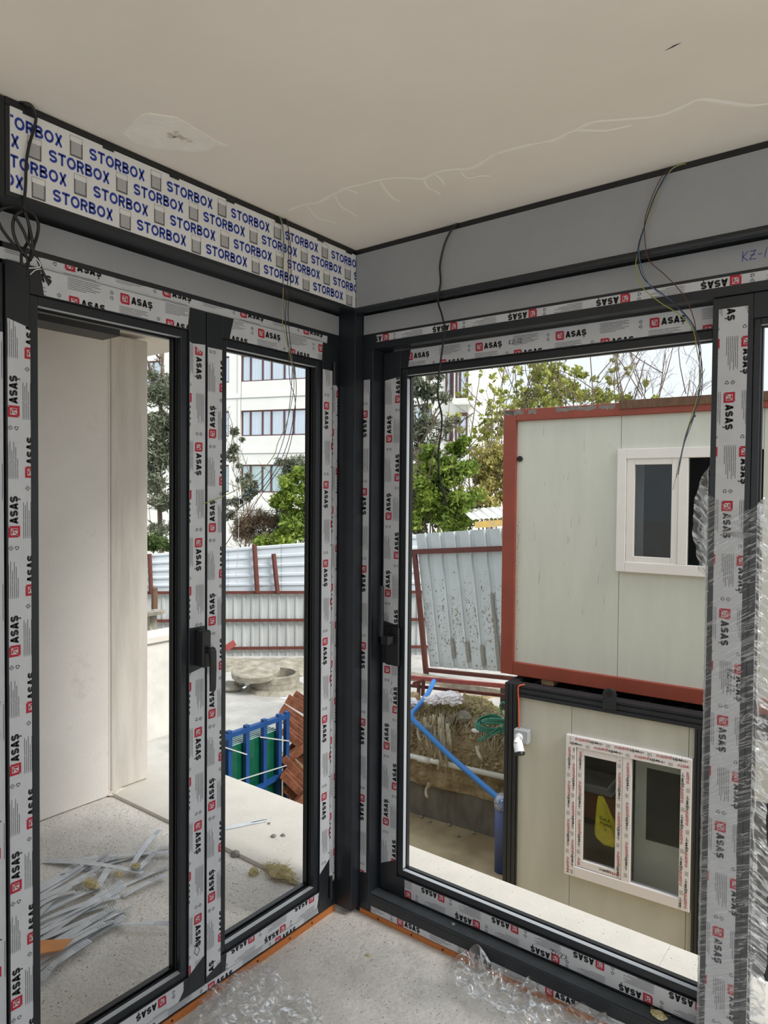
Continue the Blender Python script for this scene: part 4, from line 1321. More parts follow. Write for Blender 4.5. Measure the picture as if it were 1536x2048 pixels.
# flaked paint patches on the sheet
q = MB()
r5 = random.Random(5)
M_FLAKE = mat('flaked_grey', (138, 134, 122), rough=0.8, var=0.2, scale=30)
for i in range(1500):
    t = r5.random()
    v = min(0.97, max(0.30, r5.gauss(0.66, 0.15)))
    a = (tl[0]+(tr[0]-tl[0])*t, tl[1]+(tr[1]-tl[1])*t)
    c2 = (bl[0]+(brr[0]-bl[0])*t, bl[1]+(brr[1]-bl[1])*t)
    sx, sz = a[0]+(c2[0]-a[0])*v, a[1]+(c2[1]-a[1])*v
    w = 0.003+0.011*r5.random()**2
    h = w*(0.8+1.5*r5.random())
    rib = (t*n) % 1
    if 0.60 < rib < 0.94:
        continue
    k = 5
    pts = [GP(sx+w*math.cos(2*math.pi*j/k)*(0.7+0.6*r5.random()), sz+h*math.sin(2*math.pi*j/k)*(0.7+0.6*r5.random()), 0.0015) for j in range(k)]
    q.add([tuple(p) for p in pts], [tuple(range(k))])
for t0, v0, v1 in ((1.72, 0.78, 0.93), (2.72, 0.8, 0.95), (3.70, 0.82, 0.97), (4.7, 0.45, 1.0)):
    for tt in (t0,):
        A, B2 = [], []
        for j in range(9):
            v = v0+(v1-v0)*j/8
            for side, lst in ((-0.06, A), (0.16, B2)):
                t = (tt+side*(0.6+0.5*r5.random()))/n
                a = (tl[0]+(tr[0]-tl[0])*t, tl[1]+(tr[1]-tl[1])*t)
                c2 = (bl[0]+(brr[0]-bl[0])*t, bl[1]+(brr[1]-bl[1])*t)
                lst.append(tuple(GP(a[0]+(c2[0]-a[0])*v, a[1]+(c2[1]-a[1])*v, 0.0015-0.0*0)))
        o0 = A+B2[::-1]
        q.add(o0, [tuple(range(len(o0)))])
o = q.build('flaked_paint', M_FLAKE, gate, recalc=False)
o['kind'] = 'stuff'
kerb = MB()
kerb.bar(GP(-1.6, -1.43, 0.3), GP(2.4, -1.36, 0.3), 0.25, 0.10)
tag(relocate(kerb.build('kerb_beam', M_CONC)), 'weathered grey beam lying under the leaning gate', 'beam')

# shed roof peeping over the gate
sh_ = thing('shed_roof', (-5.831, 11.598, 1.046), 'small scalloped white shed roof with yellow edge behind the gate', 'roof')
ax, cx2 = Vector((-6.122, 11.376, 1.043)), Vector((-5.261, 12.037, 1.130))
dd = (cx2-ax)
q = MB()
pts = []
for i in range(25):
    t = i/24
    p = ax+dd*t
    pts.append(p+Vector((0, 0, 0.06+0.02*math.cos(t*60))))
vs = [tuple(p) for p in pts]+[tuple(p+Vector((-0.9, 1.0, 0.20))) for p in pts]
q.add(vs, [(i, i+1, 26+i, 25+i) for i in range(24)])
q.build('roof_sheet', M_ROOF, sh_, recalc=False)
q = MB()
q.bar(ax+dd*0.08-Vector((0, 0, 0.06)), cx2-Vector((0, 0, 0.06)), 0.04, 0.14)
q.build('roof_fascia', M_YELLOW, sh_)

# ------------------------------------------------------------------ parapet, timber post, manhole
par = thing('parapet_wall', (-5.95, 2.9, YZ), 'low concrete parapet with a white cap beyond the terrace', 'parapet')
q = MB()
q.box((-6.10, 1.0, YZ-0.02), (-5.82, 3.62, -0.235))
bevel(q.build('parapet_body', M_CONC2, par), 0.01, 2)
q = MB()
q.box((-6.16, 0.98, -0.232), (-5.78, 3.66, -0.145))
bevel(q.build('parapet_cap', M_SLAB, par), 0.01, 2)
tp = thing('timber_post', (-7.327, 4.111, -0.431), 'old timber post with a concrete ledge behind the parapet', 'post')
q = MB()
a = Vector((-7.335, 4.125, 0.215)); c2 = Vector((-7.328, 4.120, -0.100))
q.bar(a, c2, 0.07, 0.06)
q.build('timber', M_TIMBER, tp)
q = MB()
q.bar((-7.341, 3.983, -0.159), (-7.135, 4.142, -0.127), 0.20, 0.05)
q.build('ledge_slab', M_CONC, tp)
q = MB()
a = Vector((-7.363, 4.092, -0.176))
q.bar(a, (a.x, a.y, YZ), 0.12, 0.10)
q.build('concrete_stub', M_CONC, tp)

mh = thing('manhole', (-6.35, 5.62, YZ), 'round concrete manhole ring with its lid pushed aside', 'manhole')
mc = Vector((-6.32, 5.66, 0))
q = MB()
q.tube([(mc.x, mc.y, YZ-0.01), (mc.x, mc.y, YZ+0.05)], [0.50, 0.42], 36)
q.build('manhole_base', M_CONC, mh)
q = MB()
prof = [(0.37, YZ+0.05), (0.37, YZ+0.14), (0.375, YZ+0.145), (0.375, YZ+0.245), (0.31, YZ+0.25), (0.31, YZ+0.05)]
N = 40
vs = [(mc.x+r*math.cos(2*math.pi*k/N), mc.y+r*math.sin(2*math.pi*k/N), z) for r, z in prof for k in range(N)]
fs = [(i*N+k, i*N+(k+1) % N, (i+1)*N+(k+1) % N, (i+1)*N+k) for i in range(len(prof)-1) for k in range(N)]
q.add(vs, fs)
smooth_angle(q.build('manhole_ring', M_CONC, mh))
q = MB()
lc = Vector((-6.46, 5.36, YZ+0.30))
nx = Vector((0.06, -0.10, 0.99)).normalized()
q.tube([lc-nx*0.05, lc+nx*0.035, lc+nx*0.05], [0.375, 0.38, 0.36], 40)
smooth_angle(q.build('manhole_lid', M_CONC, mh))
for i, (c, r, lb) in enumerate((((-6.808, 5.114, -1.149), 0.16, 'flat grey stone left of the manhole'), ((-6.838, 5.343, -1.166), 0.08, 'small upright stone next to the manhole lid'), ((-6.635, 6.502, -1.273), 0.14, 'pale rock right of the manhole by the fence'))):
    o = rock('yard_stone', (c[0], c[1], YZ+r*0.3), r, i+20, M_CONC, sq=(1.3, 1, 0.5))
    tag(relocate(o), lb, 'stone', 'stones in the yard')
# low mortar ridge along the fence foot
def ridge(u, v):
    s_ = -4+u*6.6
    d_ = 0.15+v*1.1
    h = 0.10*math.sin(v*math.pi)*(0.5+0.9*abs(noise.noise(Vector((s_*1.3, v, 2)))))
    p = FP(s_, YZ-0.01+h+0.03*noise.noise(Vector((s_*5, v*5, 3))), d_)
    return tuple(p)
o = grid_obj('mortar_ridge', M_CONC, ridge, 120, 14)
tag(relocate(o), 'low ridge of weathered mortar along the fence foot', 'mortar ridge')
o = MB().bar((-7.284, 5.387, -0.932), (-7.130, 5.509, -0.807), 0.02, 0.10).build('red_angle', M_PINKR)
tag(relocate(o), 'short piece of red angle iron leaning by the fence', 'angle iron')

# ------------------------------------------------------------------ glass rack and beams
RX, RZT, RZB = -3.25, -0.585, PZ+0.0
def RY(s):
    return 2.10+1.4*s
rack = thing('glass_rack', (RX, RY(0.2), PZ), 'blue steel rack carrying sheets of green glass', 'rack')
for nm, a, c2, w, h in (('top_rail', (RX, RY(-0.12), RZT), (RX, RY(0.56), RZT), 0.05, 0.045), ('lower_rail', (RX+0.03, RY(0.20), -1.185), (RX-0.0, RY(0.53), -1.155), 0.04, 0.04), ('base_rail', (RX, RY(-0.12), PZ+0.06), (RX, RY(0.56), PZ+0.06), 0.06, 0.08), ('base_rail', (RX-0.5, RY(-0.12), PZ+0.06), (RX-0.5, RY(0.56), PZ+0.06), 0.06, 0.08)):
    q = MB()
    q.bar(a, c2, w, h)
    q.build(nm, M_BLUEP, rack)
for s_ in (-0.11, 0.012, 0.163, 0.322, 0.465, 0.540):
    q = MB()
    q.box((RX-0.022, RY(s_)-0.022, PZ+0.02), (RX+0.022, RY(s_)+0.022, RZT+0.045))
    q.build('rack_post', M_BLUEP, rack)
for s_ in (-0.11, 0.55):
    q = MB()
    q.box((RX-0.522, RY(s_)-0.022, PZ+0.02), (RX-0.478, RY(s_)+0.022, -1.5))
    q.build('rack_post', M_BLUEP, rack)
    q = MB()
    q.bar((RX, RY(s_), PZ+0.06), (RX-0.5, RY(s_), PZ+0.06), 0.05, 0.06)
    q.build('base_cross', M_BLUEP, rack)
for nm, a, c2 in (('strap', (-3.215, 1.986, -1.002), (-3.215, 2.846, -1.073)), ('strap', (-3.215, 2.031, -0.659), (-3.215, 2.305, -0.808)), ('strap', (-3.215, 2.468, -0.686), (-3.215, 2.858, -0.833))):
    q = MB()
    q.bar(a, c2, 0.004, 0.011)
    q.build(nm, M_STRAP, rack)
for i in range(12):
    x = RX-0.055-i*0.0262
    q = MB()
    y1 = RY(0.485) if i % 3 else RY(0.47)
    q.box((x-0.0115, RY(-0.09)+0.02*(i % 4), PZ+0.105), (x+0.0115, y1, -0.715+0.006*(i % 3)))
    o = q.build('glass_sheet', [M_GLASSG, M_GLASSE])
    for f in o.data.polygons:
        if f.normal.z > 0.5:
            f.material_index = 1
    lb = {0: 'front sheet of green glass standing in the blue rack', 11: 'rearmost sheet of green glass in the blue rack'}.get(i, 'sheet of green glass stacked inside the blue rack')
    tag(relocate(o), lb, 'glass sheet', 'glass sheets in the blue rack')

beam_px = [
    ((-3.806, 3.523, -0.619), (-3.568, 3.699, -0.820)), ((-3.726, 3.333, -0.607), (-3.432, 3.551, -0.818)), ((-3.628, 3.155, -0.650), (-3.294, 3.402, -0.926)),
    ((-3.489, 3.071, -0.715), (-3.190, 3.290, -1.000)), ((-3.396, 2.951, -0.775), (-3.086, 3.178, -1.070)), ((-3.341, 2.857, -1.097), (-3.024, 3.108, -0.799)),
    ((-3.370, 3.027, -0.967), (-3.117, 3.212, -1.239)), ((-3.274, 2.848, -0.996), (-2.977, 3.062, -1.386)), ((-3.172, 2.734, -1.103), (-2.874, 2.951, -1.460)),
    ((-3.181, 2.785, -1.257), (-2.905, 2.985, -1.592)), ((-3.075, 2.669, -1.486), (-2.813, 2.882, -1.133))]
beam_lb = ['topmost', 'second', 'third', 'fourth', 'fifth', 'first upward sloping', 'seventh', 'eighth', 'ninth', 'tenth', 'lowest upward sloping']
for i, (a, c2) in enumerate(beam_px):
    a, c2 = Vector(a), Vector(c2)
    d = (c2-a).normalized()
    up = Vector((0, 0, 1))
    side = d.cross(up).normalized()
    up = side.cross(d).normalized()
    w, h, t = 0.11, 0.075, 0.014
    sec = [(-w/2, -h/2), (w/2, -h/2), (w/2, h/2), (w/2-t, h/2), (w/2-t, -h/2+t), (-w/2+t, -h/2+t), (-w/2+t, h/2), (-w/2, h/2)]
    q = MB()
    q.prism([a+side*x+up*y for x, y in sec], c2-a)
    o = q.build('steel_channel', M_RUST2)
    tag(relocate(o), beam_lb[i]+' rusty steel channel from the top in the pile behind the blue rack', 'steel beam', 'rusty channels behind the rack')

# ------------------------------------------------------------------ site cabins
M_CREAM = mat('cream_panel', (200, 200, 186), rough=0.5, var=0.05, scale=2.2, stretch=(3, 3, 0.5))
speck(M_CREAM, (150, 146, 132), 26, 0.68, 0.74, 0.5)
M_CREAM2 = mat('pale_panel', (196, 194, 180), rough=0.5, var=0.06, scale=2.2, stretch=(3, 3, 0.5))
M_REDF = mat('red_cabin_frame', (138, 62, 43), rough=0.5, var=0.10, scale=5)
M_REDCH = mat('bare_steel_chip', (120, 112, 104), rough=0.7, var=0.2, scale=20)
M_CABD = mat('dark_cabin_frame', (38, 41, 45), rough=0.45, var=0.15, scale=6)
M_UPVC = mat('white_upvc', (224, 218, 210), rough=0.4, var=0.03, scale=6)
M_UPVC2 = mat('taped_upvc', (232, 226, 224), rough=0.45)
M_PANE = glass_mat('cabin_glass', (0.84, 0.87, 0.87, 1), 0.03)
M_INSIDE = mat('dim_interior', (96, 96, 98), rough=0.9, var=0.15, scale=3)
M_DESK = mat('orange_desk', (168, 106, 66), rough=0.6, var=0.1, scale=5)
M_GREYD = mat('grey_inner_door', (222, 220, 212), rough=0.5, var=0.06, scale=3)
M_DPANE = mat('dark_door_pane', (64, 64, 64), rough=0.25)
M_YBAG = mat('yellow_bag', (232, 212, 40), rough=0.45, rgb2=(206, 184, 36), scale=9, bump=0.4, bscale=24)
M_JBOX = mat('grey_junction_box', (164, 166, 168), rough=0.5)
M_CAMW = mat('white_camera_shell', (226, 228, 228), rough=0.35)
M_ORC = mat('orange_cord', (206, 84, 48), rough=0.5)
M_WOODB = mat('wood_block', (148, 120, 88), rough=0.9, var=0.2, scale=20)

def frame_at(x, y):
    return Matrix(((0.998, -0.064, 0, x), (0.064, 0.998, 0, y), (0, 0, 1, 0), (0, 0, 0, 1)))

MU = frame_at(-1.32, 3.73)
ML = frame_at(-1.30, 3.55)
# --- upper cabin: local x along face, y into the cabin, z up
up = thing('site_cabin', tuple(MU @ Vector((2.5, 1.1, 0.0))), 'upper site cabin with cream panels in a red steel frame', 'site cabin')
def part(root, Mx, nm, m, *boxes, bev=0.0):
    q = MB(Mx)
    for a, c2 in boxes:
        q.box(a, c2)
    o = q.build(nm, m, root)
    if bev:
        bevel(o, bev, 2)
    return o
Lc, Dc = 5.6, 2.3
part(up, MU, 'corner_post', M_REDF, ((0, 0, -0.01), (0.125, 0.125, 2.44)), bev=0.006)
part(up, MU, 'corner_post', M_REDF, ((Lc-0.125, 0, -0.01), (Lc, 0.125, 2.44)), bev=0.006)
part(up, MU, 'corner_post', M_REDF, ((0, Dc-0.125, -0.01), (0.125, Dc, 2.44)), bev=0.006)
part(up, MU, 'top_beam', M_REDF, ((0.125, 0, 2.332), (Lc-0.125, 0.125, 2.44)), bev=0.006)
part(up, MU, 'bottom_beam', M_REDF, ((0.125, 0, -0.01), (Lc-0.125, 0.125, 0.112)), bev=0.006)
part(up, MU, 'top_beam', M_REDF, ((0, 0.125, 2.332), (0.125, Dc-0.125, 2.44)), bev=0.006)
part(up, MU, 'bottom_beam', M_REDF, ((0, 0.125, -0.01), (0.125, Dc-0.125, 0.112)), bev=0.006)
part(up, MU, 'roof_plate', M_RUST, ((0.02, 0.02, 2.41), (Lc-0.02, Dc, 2.432)))
part(up, MU, 'roof_flashing', M_TIMBER, ((1.05, -0.012, 2.385), (3.2, 0.02, 2.455)))
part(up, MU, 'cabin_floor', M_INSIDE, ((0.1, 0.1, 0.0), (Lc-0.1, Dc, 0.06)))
# front panels with a window hole x 1.045..2.10, z 1.015..2.05
wx0, wx1, wz0, wz1 = 1.045, 2.12, 1.015, 2.05
part(up, MU, 'wall_panel', M_CREAM, ((0.125, 0.035, 0.112), (1.062, 0.085, 2.332)))
for x0 in (2.135, 3.205, 4.275):
    part(up, MU, 'wall_panel', M_CREAM, ((x0, 0.035, 0.112), (min(x0+1.067, Lc-0.125), 0.085, 2.332)))
part(up, MU, 'wall_panel', M_CREAM, ((1.066, 0.035, 0.112), (2.132, 0.085, wz0+0.03)))
part(up, MU, 'wall_panel', M_CREAM, ((1.066, 0.035, wz1-0.03), (2.132, 0.085, 2.332)))
part(up, MU, 'end_panel', M_CREAM, ((0.05, 0.125, 0.112), (0.09, Dc-0.125, 2.332)))
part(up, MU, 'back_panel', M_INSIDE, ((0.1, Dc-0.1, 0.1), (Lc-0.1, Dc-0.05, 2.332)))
q = MB(MU)
rr = random.Random(11)
for (x0, x1) in ((0.0, 0.20), (0.24, 0.32), (0.50, 0.86), (0.88, 1.02), (0.02, 0.10)):
    for zc in (2.405,):
        k = 11
        pts = [(x0+(x1-x0)*j/k, -0.0008, zc+0.018*(0.3+rr.random())+0.01) for j in range(k+1)] + [(x1-(x1-x0)*j/k, -0.0008, zc-0.018*(0.2+rr.random())) for j in range(k+1)]
        q.add(pts, [tuple(range(len(pts)))])
q.build('paint_chip', M_REDCH, up, recalc=False)
win = part(up, MU, 'window_frame', M_UPVC, ((wx0, -0.004, wz0), (wx0+0.075, 0.06, wz1)), ((wx1-0.075, -0.004, wz0), (wx1, 0.06, wz1)), ((wx0+0.075, -0.004, wz0), (wx1-0.075, 0.06, wz0+0.085)), ((wx0+0.075, -0.004, wz1-0.085), (wx1-0.075, 0.06, wz1)), ((1.532, 0.0, wz0+0.085), (1.605, 0.06, wz1-0.085)), bev=0.004)
part(win, MU, 'window_sash', M_UPVC, ((1.122, 0.006, 1.098), (1.187, 0.05, 1.967)), ((1.480, 0.006, 1.098), (1.531, 0.05, 1.967)), ((1.187, 0.006, 1.098), (1.480, 0.05, 1.150)), ((1.187, 0.006, 1.915), (1.480, 0.05, 1.967)), bev=0.004)
part(win, MU, 'pane', M_PANE, ((1.187, 0.028, 1.150), (1.480, 0.033, 1.915)))
part(win, MU, 'pane', M_PANE, ((1.605, 0.028, 1.10), (wx1-0.075, 0.033, 1.967)))
part(up, MU, 'blind', M_GREYD, ((1.64, 0.35, 1.20), (2.3, 0.36, 1.30)))
part(up, MU, 'room_partition', M_JBOX, ((1.05, 0.30, 1.05), (1.19, 0.32, 2.0)))
q = MB(MU)
q.tube([(0.155, 0.036, 1.987), (0.155, 0.020, 1.987)], 0.026, 14)
q.build('bolt_hole', M_BLACK, up)
q = MB(MU)
q.bar((-0.05, 0.30, 0.93), (0.02, 0.30, 0.93), 0.03, 0.05)
q.build('side_bracket', M_BLACK, up)
q = MB(MU)
for i in range(60):
    x = 0.135+abs(rr.gauss(0, 0.012))
    z = 0.2+1.2*rr.random()
    w, h = 0.003+0.004*rr.random(), 0.006+0.02*rr.random()
    q.add([(x, 0.0345, z), (x+w, 0.0345, z+h*0.3), (x+w*0.6, 0.0345, z+h)], [(0, 1, 2)])
for i in range(26):
    x, z = 0.2+0.8*rr.random(), 0.5+1.7*rr.random()
    h = 0.02+0.12*rr.random()
    q.add([(x, 0.0345, z), (x+0.0025, 0.0345, z), (x+0.012*rr.random(), 0.0345, z+h)], [(0, 1, 2)])
o = q.build('scratches', M_REDCH, up, recalc=False)
o['kind'] = 'stuff'

# --- lower cabin
lo = thing('site_cabin', tuple(ML @ Vector((2.2, 1.1, -2.5))), 'lower site cabin with pale panels in a dark frame', 'site cabin')
LT, LB = -0.04, -2.52
def rib_post(x0, x1, z0, z1):
    q = MB(ML)
    n = 3
    w = (x1-x0)/n
    pts = []
    for i in range(n):
        pts += [(x0+i*w, 0.0), (x0+i*w+w*0.72, 0.0), (x0+i*w+w*0.80, 0.008), (x0+i*w+w*0.94, 0.008)]
    pts += [(x1, 0.0), (x1, 0.12), (x0, 0.12)]
    q.prism([(a, c2, z0) for a, c2 in pts], (0, 0, z1-z0))
    return q.build('corner_post', M_CABD, lo)
rib_post(0.120, 0.245, LB, LT)
rib_post(1.712, 1.785, LB, LT-0.11)
def rib_beam(x0, x1, z0, z1, y=0.0, nm='top_beam'):
    q = MB(ML)
    h = z1-z0
    pts = [(y, z0), (y+0.12, z0), (y+0.12, z1), (y, z1), (y, z1-h*0.16), (y+0.012, z1-h*0.2), (y+0.012, z1-h*0.28), (y, z1-h*0.32), (y, z1-h*0.58), (y+0.012, z1-h*0.62), (y+0.012, z1-h*0.70), (y, z1-h*0.74)]
    q.prism([(x0, a, c2) for a, c2 in pts], (x1-x0, 0, 0))
    return q.build(nm, M_CABD, lo)
rib_beam(0.245, 5.0, -0.150, LT)
part(lo, ML, 'bottom_beam', M_CABD, ((0.245, 0, LB), (5.0, 0.12, LB+0.11)))
part(lo, ML, 'top_beam', M_CABD, ((0.120, 0.12, -0.150), (0.20, 2.3, LT)))
part(lo, ML, 'top_beam', M_CABD, ((0.2, 2.25, -0.150), (5.0, 2.35, LT)))
for x in (0.44, 0.72, 1.0, 1.28, 1.56, 1.84, 2.12, 2.4):
    part(lo, ML, 'roof_joist', M_CABD, ((x, 0.12, -0.12), (x+0.05, 2.25, -0.06)))
part(lo, ML, 'roof_plate', M_INSIDE, ((0.2, 0.12, -0.19), (5.0, 2.3, -0.16)))
lx0, lx1, lz0, lz1 = 0.694, 1.700, -1.605, -0.395
part(lo, ML, 'wall_panel', M_CREAM2, ((0.245, 0.03, LB+0.11), (0.727, 0.07, -0.15)))
part(lo, ML, 'wall_panel', M_CREAM2, ((0.731, 0.03, LB+0.11), (1.665, 0.07, lz0+0.04)))
part(lo, ML, 'wall_panel', M_CREAM2, ((0.731, 0.03, lz1-0.04), (1.665, 0.07, -0.15)))
part(lo, ML, 'wall_panel', M_CREAM2, ((1.669, 0.03, LB+0.11), (1.712, 0.07, -0.15)))
part(lo, ML, 'wall_panel', M_CREAM2, ((1.785, 0.03, -0.62), (5.0, 0.07, -0.15)))
part(lo, ML, 'wall_panel', M_CREAM2, ((1.785, 0.03, LB+0.11), (2.05, 0.07, -0.62)))
part(lo, ML, 'end_panel', M_CREAM2, ((0.13, 0.12, LB+0.05), (0.17, 2.3, -0.15)))  # far end left without a panel so sun lights the cabin inside
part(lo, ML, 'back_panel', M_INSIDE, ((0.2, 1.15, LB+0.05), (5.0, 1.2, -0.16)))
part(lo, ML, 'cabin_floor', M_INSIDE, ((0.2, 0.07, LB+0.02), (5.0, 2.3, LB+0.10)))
wf = part(lo, ML, 'window_frame', M_UPVC2, ((lx0, -0.012, lz0), (lx0+0.088, 0.05, lz1)), ((lx1-0.082, -0.012, lz0), (lx1, 0.05, lz1)), ((lx0+0.088, -0.012, lz0), (lx1-0.082, 0.05, lz0+0.088)), ((lx0+0.088, -0.012, lz1-0.095), (lx1-0.082, 0.05, lz1)), ((1.172, -0.006, lz0+0.088), (1.243, 0.05, lz1-0.095)), bev=0.004)
part(wf, ML, 'window_sash', M_UPVC2, ((0.787, -0.002, -1.512), (0.846, 0.045, -0.492)), ((1.118, -0.002, -1.512), (1.170, 0.045, -0.492)), ((0.846, -0.002, -1.512), (1.118, 0.045, -1.452)), ((0.846, -0.002, -0.548), (1.118, 0.045, -0.492)), bev=0.004)
part(wf, ML, 'pane', M_PANE, ((0.846, 0.018, -1.452), (1.118, 0.023, -0.548)))
part(wf, ML, 'pane', M_PANE, ((1.243, 0.018, lz0+0.088), (lx1-0.082, 0.023, lz1-0.095)))
# printed film on the window frame
def wq(sh, u, v, L=0.20, h=0.026):
    e = sh.text('win', u, v, h, L*0.36, 0, bold=0.02, shear=0.25)
    sh.text('quattro', e+0.003, v, h, L*0.60, 1, bold=0.008, shear=0.25)
    sh.stroke([(u-0.018+0.009*math.cos(a), v+0.012+0.009*math.sin(a)) for a in (0, 1.05, 2.1, 3.14, 4.2, 5.24, 6.28)], 0.002, 2)
    for k in range(3):
        sh.rect(u+L+0.03, v+0.004+k*0.009, u+L+0.065, v+0.0065+k*0.009, 2)
    for k in range(3):
        sh.rect(u+L+0.09+k*0.016, v+0.006, u+L+0.098+k*0.016, v+0.013, 2)
R3 = ML.to_3x3()
U_, V_ = R3 @ Vector((1, 0, 0)), Vector((0, 0, 1))
def frame_print(x, z, udir, L, rows, y=-0.0125, ph=0.0, W=0.08):
    sh = Sheet()
    for k, rv in enumerate(rows):
        n = -1
        while n*0.33 < L:
            wq(sh, ph+n*0.33+k*0.17, rv)
            n += 1
    if udir == 'up':
        U2, V2 = V_, -U_
    elif udir == 'down':
        U2, V2 = -V_, U_
    elif udir == 'flip':
        U2, V2 = -U_, -V_
    else:
        U2, V2 = U_, V_
    o_ = sh.lay('film_print', [M_INK, M_RED, M_INK2], wf, ML @ Vector((x, y, z)), U2, V2, clip=[(0, 0), (L, 0), (L, W), (0, W)], lift=0.001)
    o_['kind'] = 'stuff'
frame_print(lx0+0.088, lz0+0.02, 'up', 1.09, (0.006, 0.046), ph=0.10, W=0.086)
frame_print(lx1-0.082, lz1-0.10, 'down', 1.09, (0.006, 0.044), ph=0.06, W=0.080)
frame_print(lx1-0.02, lz1-0.005, 'flip', 0.95, (0.008, 0.050), ph=0.05, W=0.090)
frame_print(1.243, -1.50, 'up', 1.0, (0.020,), y=-0.0065, ph=0.12, W=0.068)
frame_print(0.846, -1.50, 'up', 0.98, (0.018,), y=-0.0025, ph=0.2, W=0.056)
frame_print(1.170, -1.50, 'up', 0.98, (0.014,), y=-0.0025, ph=0.02, W=0.050)
frame_print(0.99, -1.50, 'right', 0.17, (0.012,), y=-0.0025, ph=0.03, W=0.045)
# lifting lug, wood block
q = MB(ML)
pts = []
for k in range(13):
    a = math.pi*k/12
    pts.append((1.057+0.055*math.cos(a), -0.0, 0.012+0.05*math.sin(a)))
pts += [(1.002, -0.0, -0.115), (1.112, 0.0, -0.115)]
q.prism(pts, (0, -0.018, 0))
lug = q.build('lifting_lug', M_CABD, lo)
q = MB(ML)
q.tube([(1.057, -0.0185, 0.014), (1.057, -0.0195, 0.014)], 0.026, 16)
q.build('lug_hole', M_BLACK, lug)
o = part(None, ML, 'wood_block', M_WOODB, ((0.385, 0.20, -0.058), (0.50, 0.42, -0.012)))
tag(relocate(o), 'wooden packing block between the two stacked cabins', 'wood block')
# objects inside the lower cabin
desk = thing('desk', tuple(ML @ Vector((0.8, 0.6, LB+0.10))), 'orange brown desk inside the lower cabin behind the window', 'desk')
part(desk, ML, 'desk_top', M_DESK, ((0.25, 0.35, -1.06), (1.10, 0.95, -1.02)))
part(desk, ML, 'desk_panel', M_DESK, ((0.25, 0.36, -1.24), (1.10, 0.38, -1.06)))
part(desk, ML, 'leg', M_JBOX, ((1.02, 0.36, LB+0.10), (1.06, 0.40, -1.24)))
part(desk, ML, 'leg', M_JBOX, ((0.28, 0.36, LB+0.10), (0.32, 0.40, -1.24)))
part(desk, ML, 'leg', M_JBOX, ((1.02, 0.90, LB+0.10), (1.06, 0.94, -1.06)))
o = part(None, ML, 'paper_tray', M_GREYD, ((0.45, 0.40, -1.02), (0.98, 0.8, -0.985)), ((0.5, 0.42, -0.985), (0.93, 0.75, -0.955)))
tag(relocate(o), 'pale grey papers stacked on the orange desk', 'papers')
dr = thing('inner_door', tuple(ML @ Vector((1.55, 0.75, LB+0.10))), 'pale door with dark pane seen through the right cabin window', 'door')
part(dr, ML, 'door_panel', M_GREYD, ((1.22, 0.22, LB+0.10), (2.0, 0.25, -1.23)), ((1.22, 0.22, -0.62), (2.0, 0.25, -0.50)), ((1.22, 0.22, -1.23), (1.31, 0.25, -0.62)), ((1.92, 0.22, -1.23), (2.0, 0.25, -0.62)))
part(dr, ML, 'door_pane', M_DPANE, ((1.31, 0.23, -1.23), (1.92, 0.24, -0.62)))
# yellow bag hanging behind the left pane
bg = thing('yellow_bag', tuple(ML @ Vector((1.04, 0.10, -1.30))), 'yellow plastic bag hanging behind the left pane of the lower cabin', 'bag')
def ybag(u, v):
    a = 2*math.pi*u
    t = v
    rx = 0.018+0.085*min(1, (1-t)*1.25)**0.8*(1 if t > 0.12 else (0.45+t/0.12*0.55))
    ry = rx*0.45
    cx = 0.975+0.075*(1-t)
    z = -1.29+0.40*t
    f = 1+0.16*math.sin(a*5+t*3)+0.15*noise.noise(Vector((math.cos(a)*2, math.sin(a)*2, t*5)))
    return tuple(ML @ Vector((cx+rx*f*math.cos(a), 0.075+ry*f*math.sin(a), z)))
q = MB()
nu, nv = 36, 26
vs = [ybag(i/nu, j/(nv-1)) for i in range(nu) for j in range(nv)]
q.add(vs, [(i*nv+j, ((i+1) % nu)*nv+j, ((i+1) % nu)*nv+j+1, i*nv+j+1) for i in range(nu) for j in range(nv-1)] + [tuple(i*nv for i in range(nu))])
bb = q.build('bag_body', M_YBAG, bg, smooth=True)
sh = Sheet()
sh.text('SuU', 0.0, 0.035, 0.026, 0.085, 0, bold=0.02)
sh.text('inymi', 0.012, 0.0, 0.024, 0.095, 0, bold=0.02)
sh.text('2', 0.055, -0.045, 0.022, None, 0, bold=0.02)
M_BAGT = mat('dark_green_print', (62, 70, 24), rough=0.6)
sh.lay('bag_print', [M_BAGT], bb, ML @ Vector((0.972, 0.030, -1.10)), R3 @ Vector((0.97, 0.0, -0.2)), Vector((0.1, 0, 0.99)), lift=0.001)

# camera on a junction box with an orange cord
cmr = thing('security_camera', tuple(ML @ Vector((0.29, 0.0, -0.62))), 'white security camera on a grey junction box', 'camera')
part(cmr, ML, 'junction_box', M_JBOX, ((0.232, -0.055, -0.545), (0.365, 0.029, -0.425)), bev=0.008)
q = MB(ML)
q.tube([(0.285, -0.055, -0.490), (0.285, -0.075, -0.490), (0.285, -0.080, -0.492)], [0.036, 0.036, 0.02], 18)
q.tube([(0.285, -0.075, -0.492), (0.285, -0.115, -0.505), (0.287, -0.13, -0.520)], 0.020, 14)
smooth_angle(q.build('mount_arm', M_CAMW, cmr))
q = MB(ML)
q.tube([(0.286, -0.085, -0.512), (0.300, -0.105, -0.545), (0.326, -0.135, -0.598)], [0.036, 0.042, 0.043], 20)
shell = smooth_angle(q.build('camera_shell', M_CAMW, cmr))
q = MB(ML)
q.tube([(0.3245, -0.133, -0.595), (0.332, -0.142, -0.612), (0.333, -0.143, -0.614)], [0.045, 0.043, 0.030], 20)
smooth_angle(q.build('camera_lens', M_BLACKPL, shell))
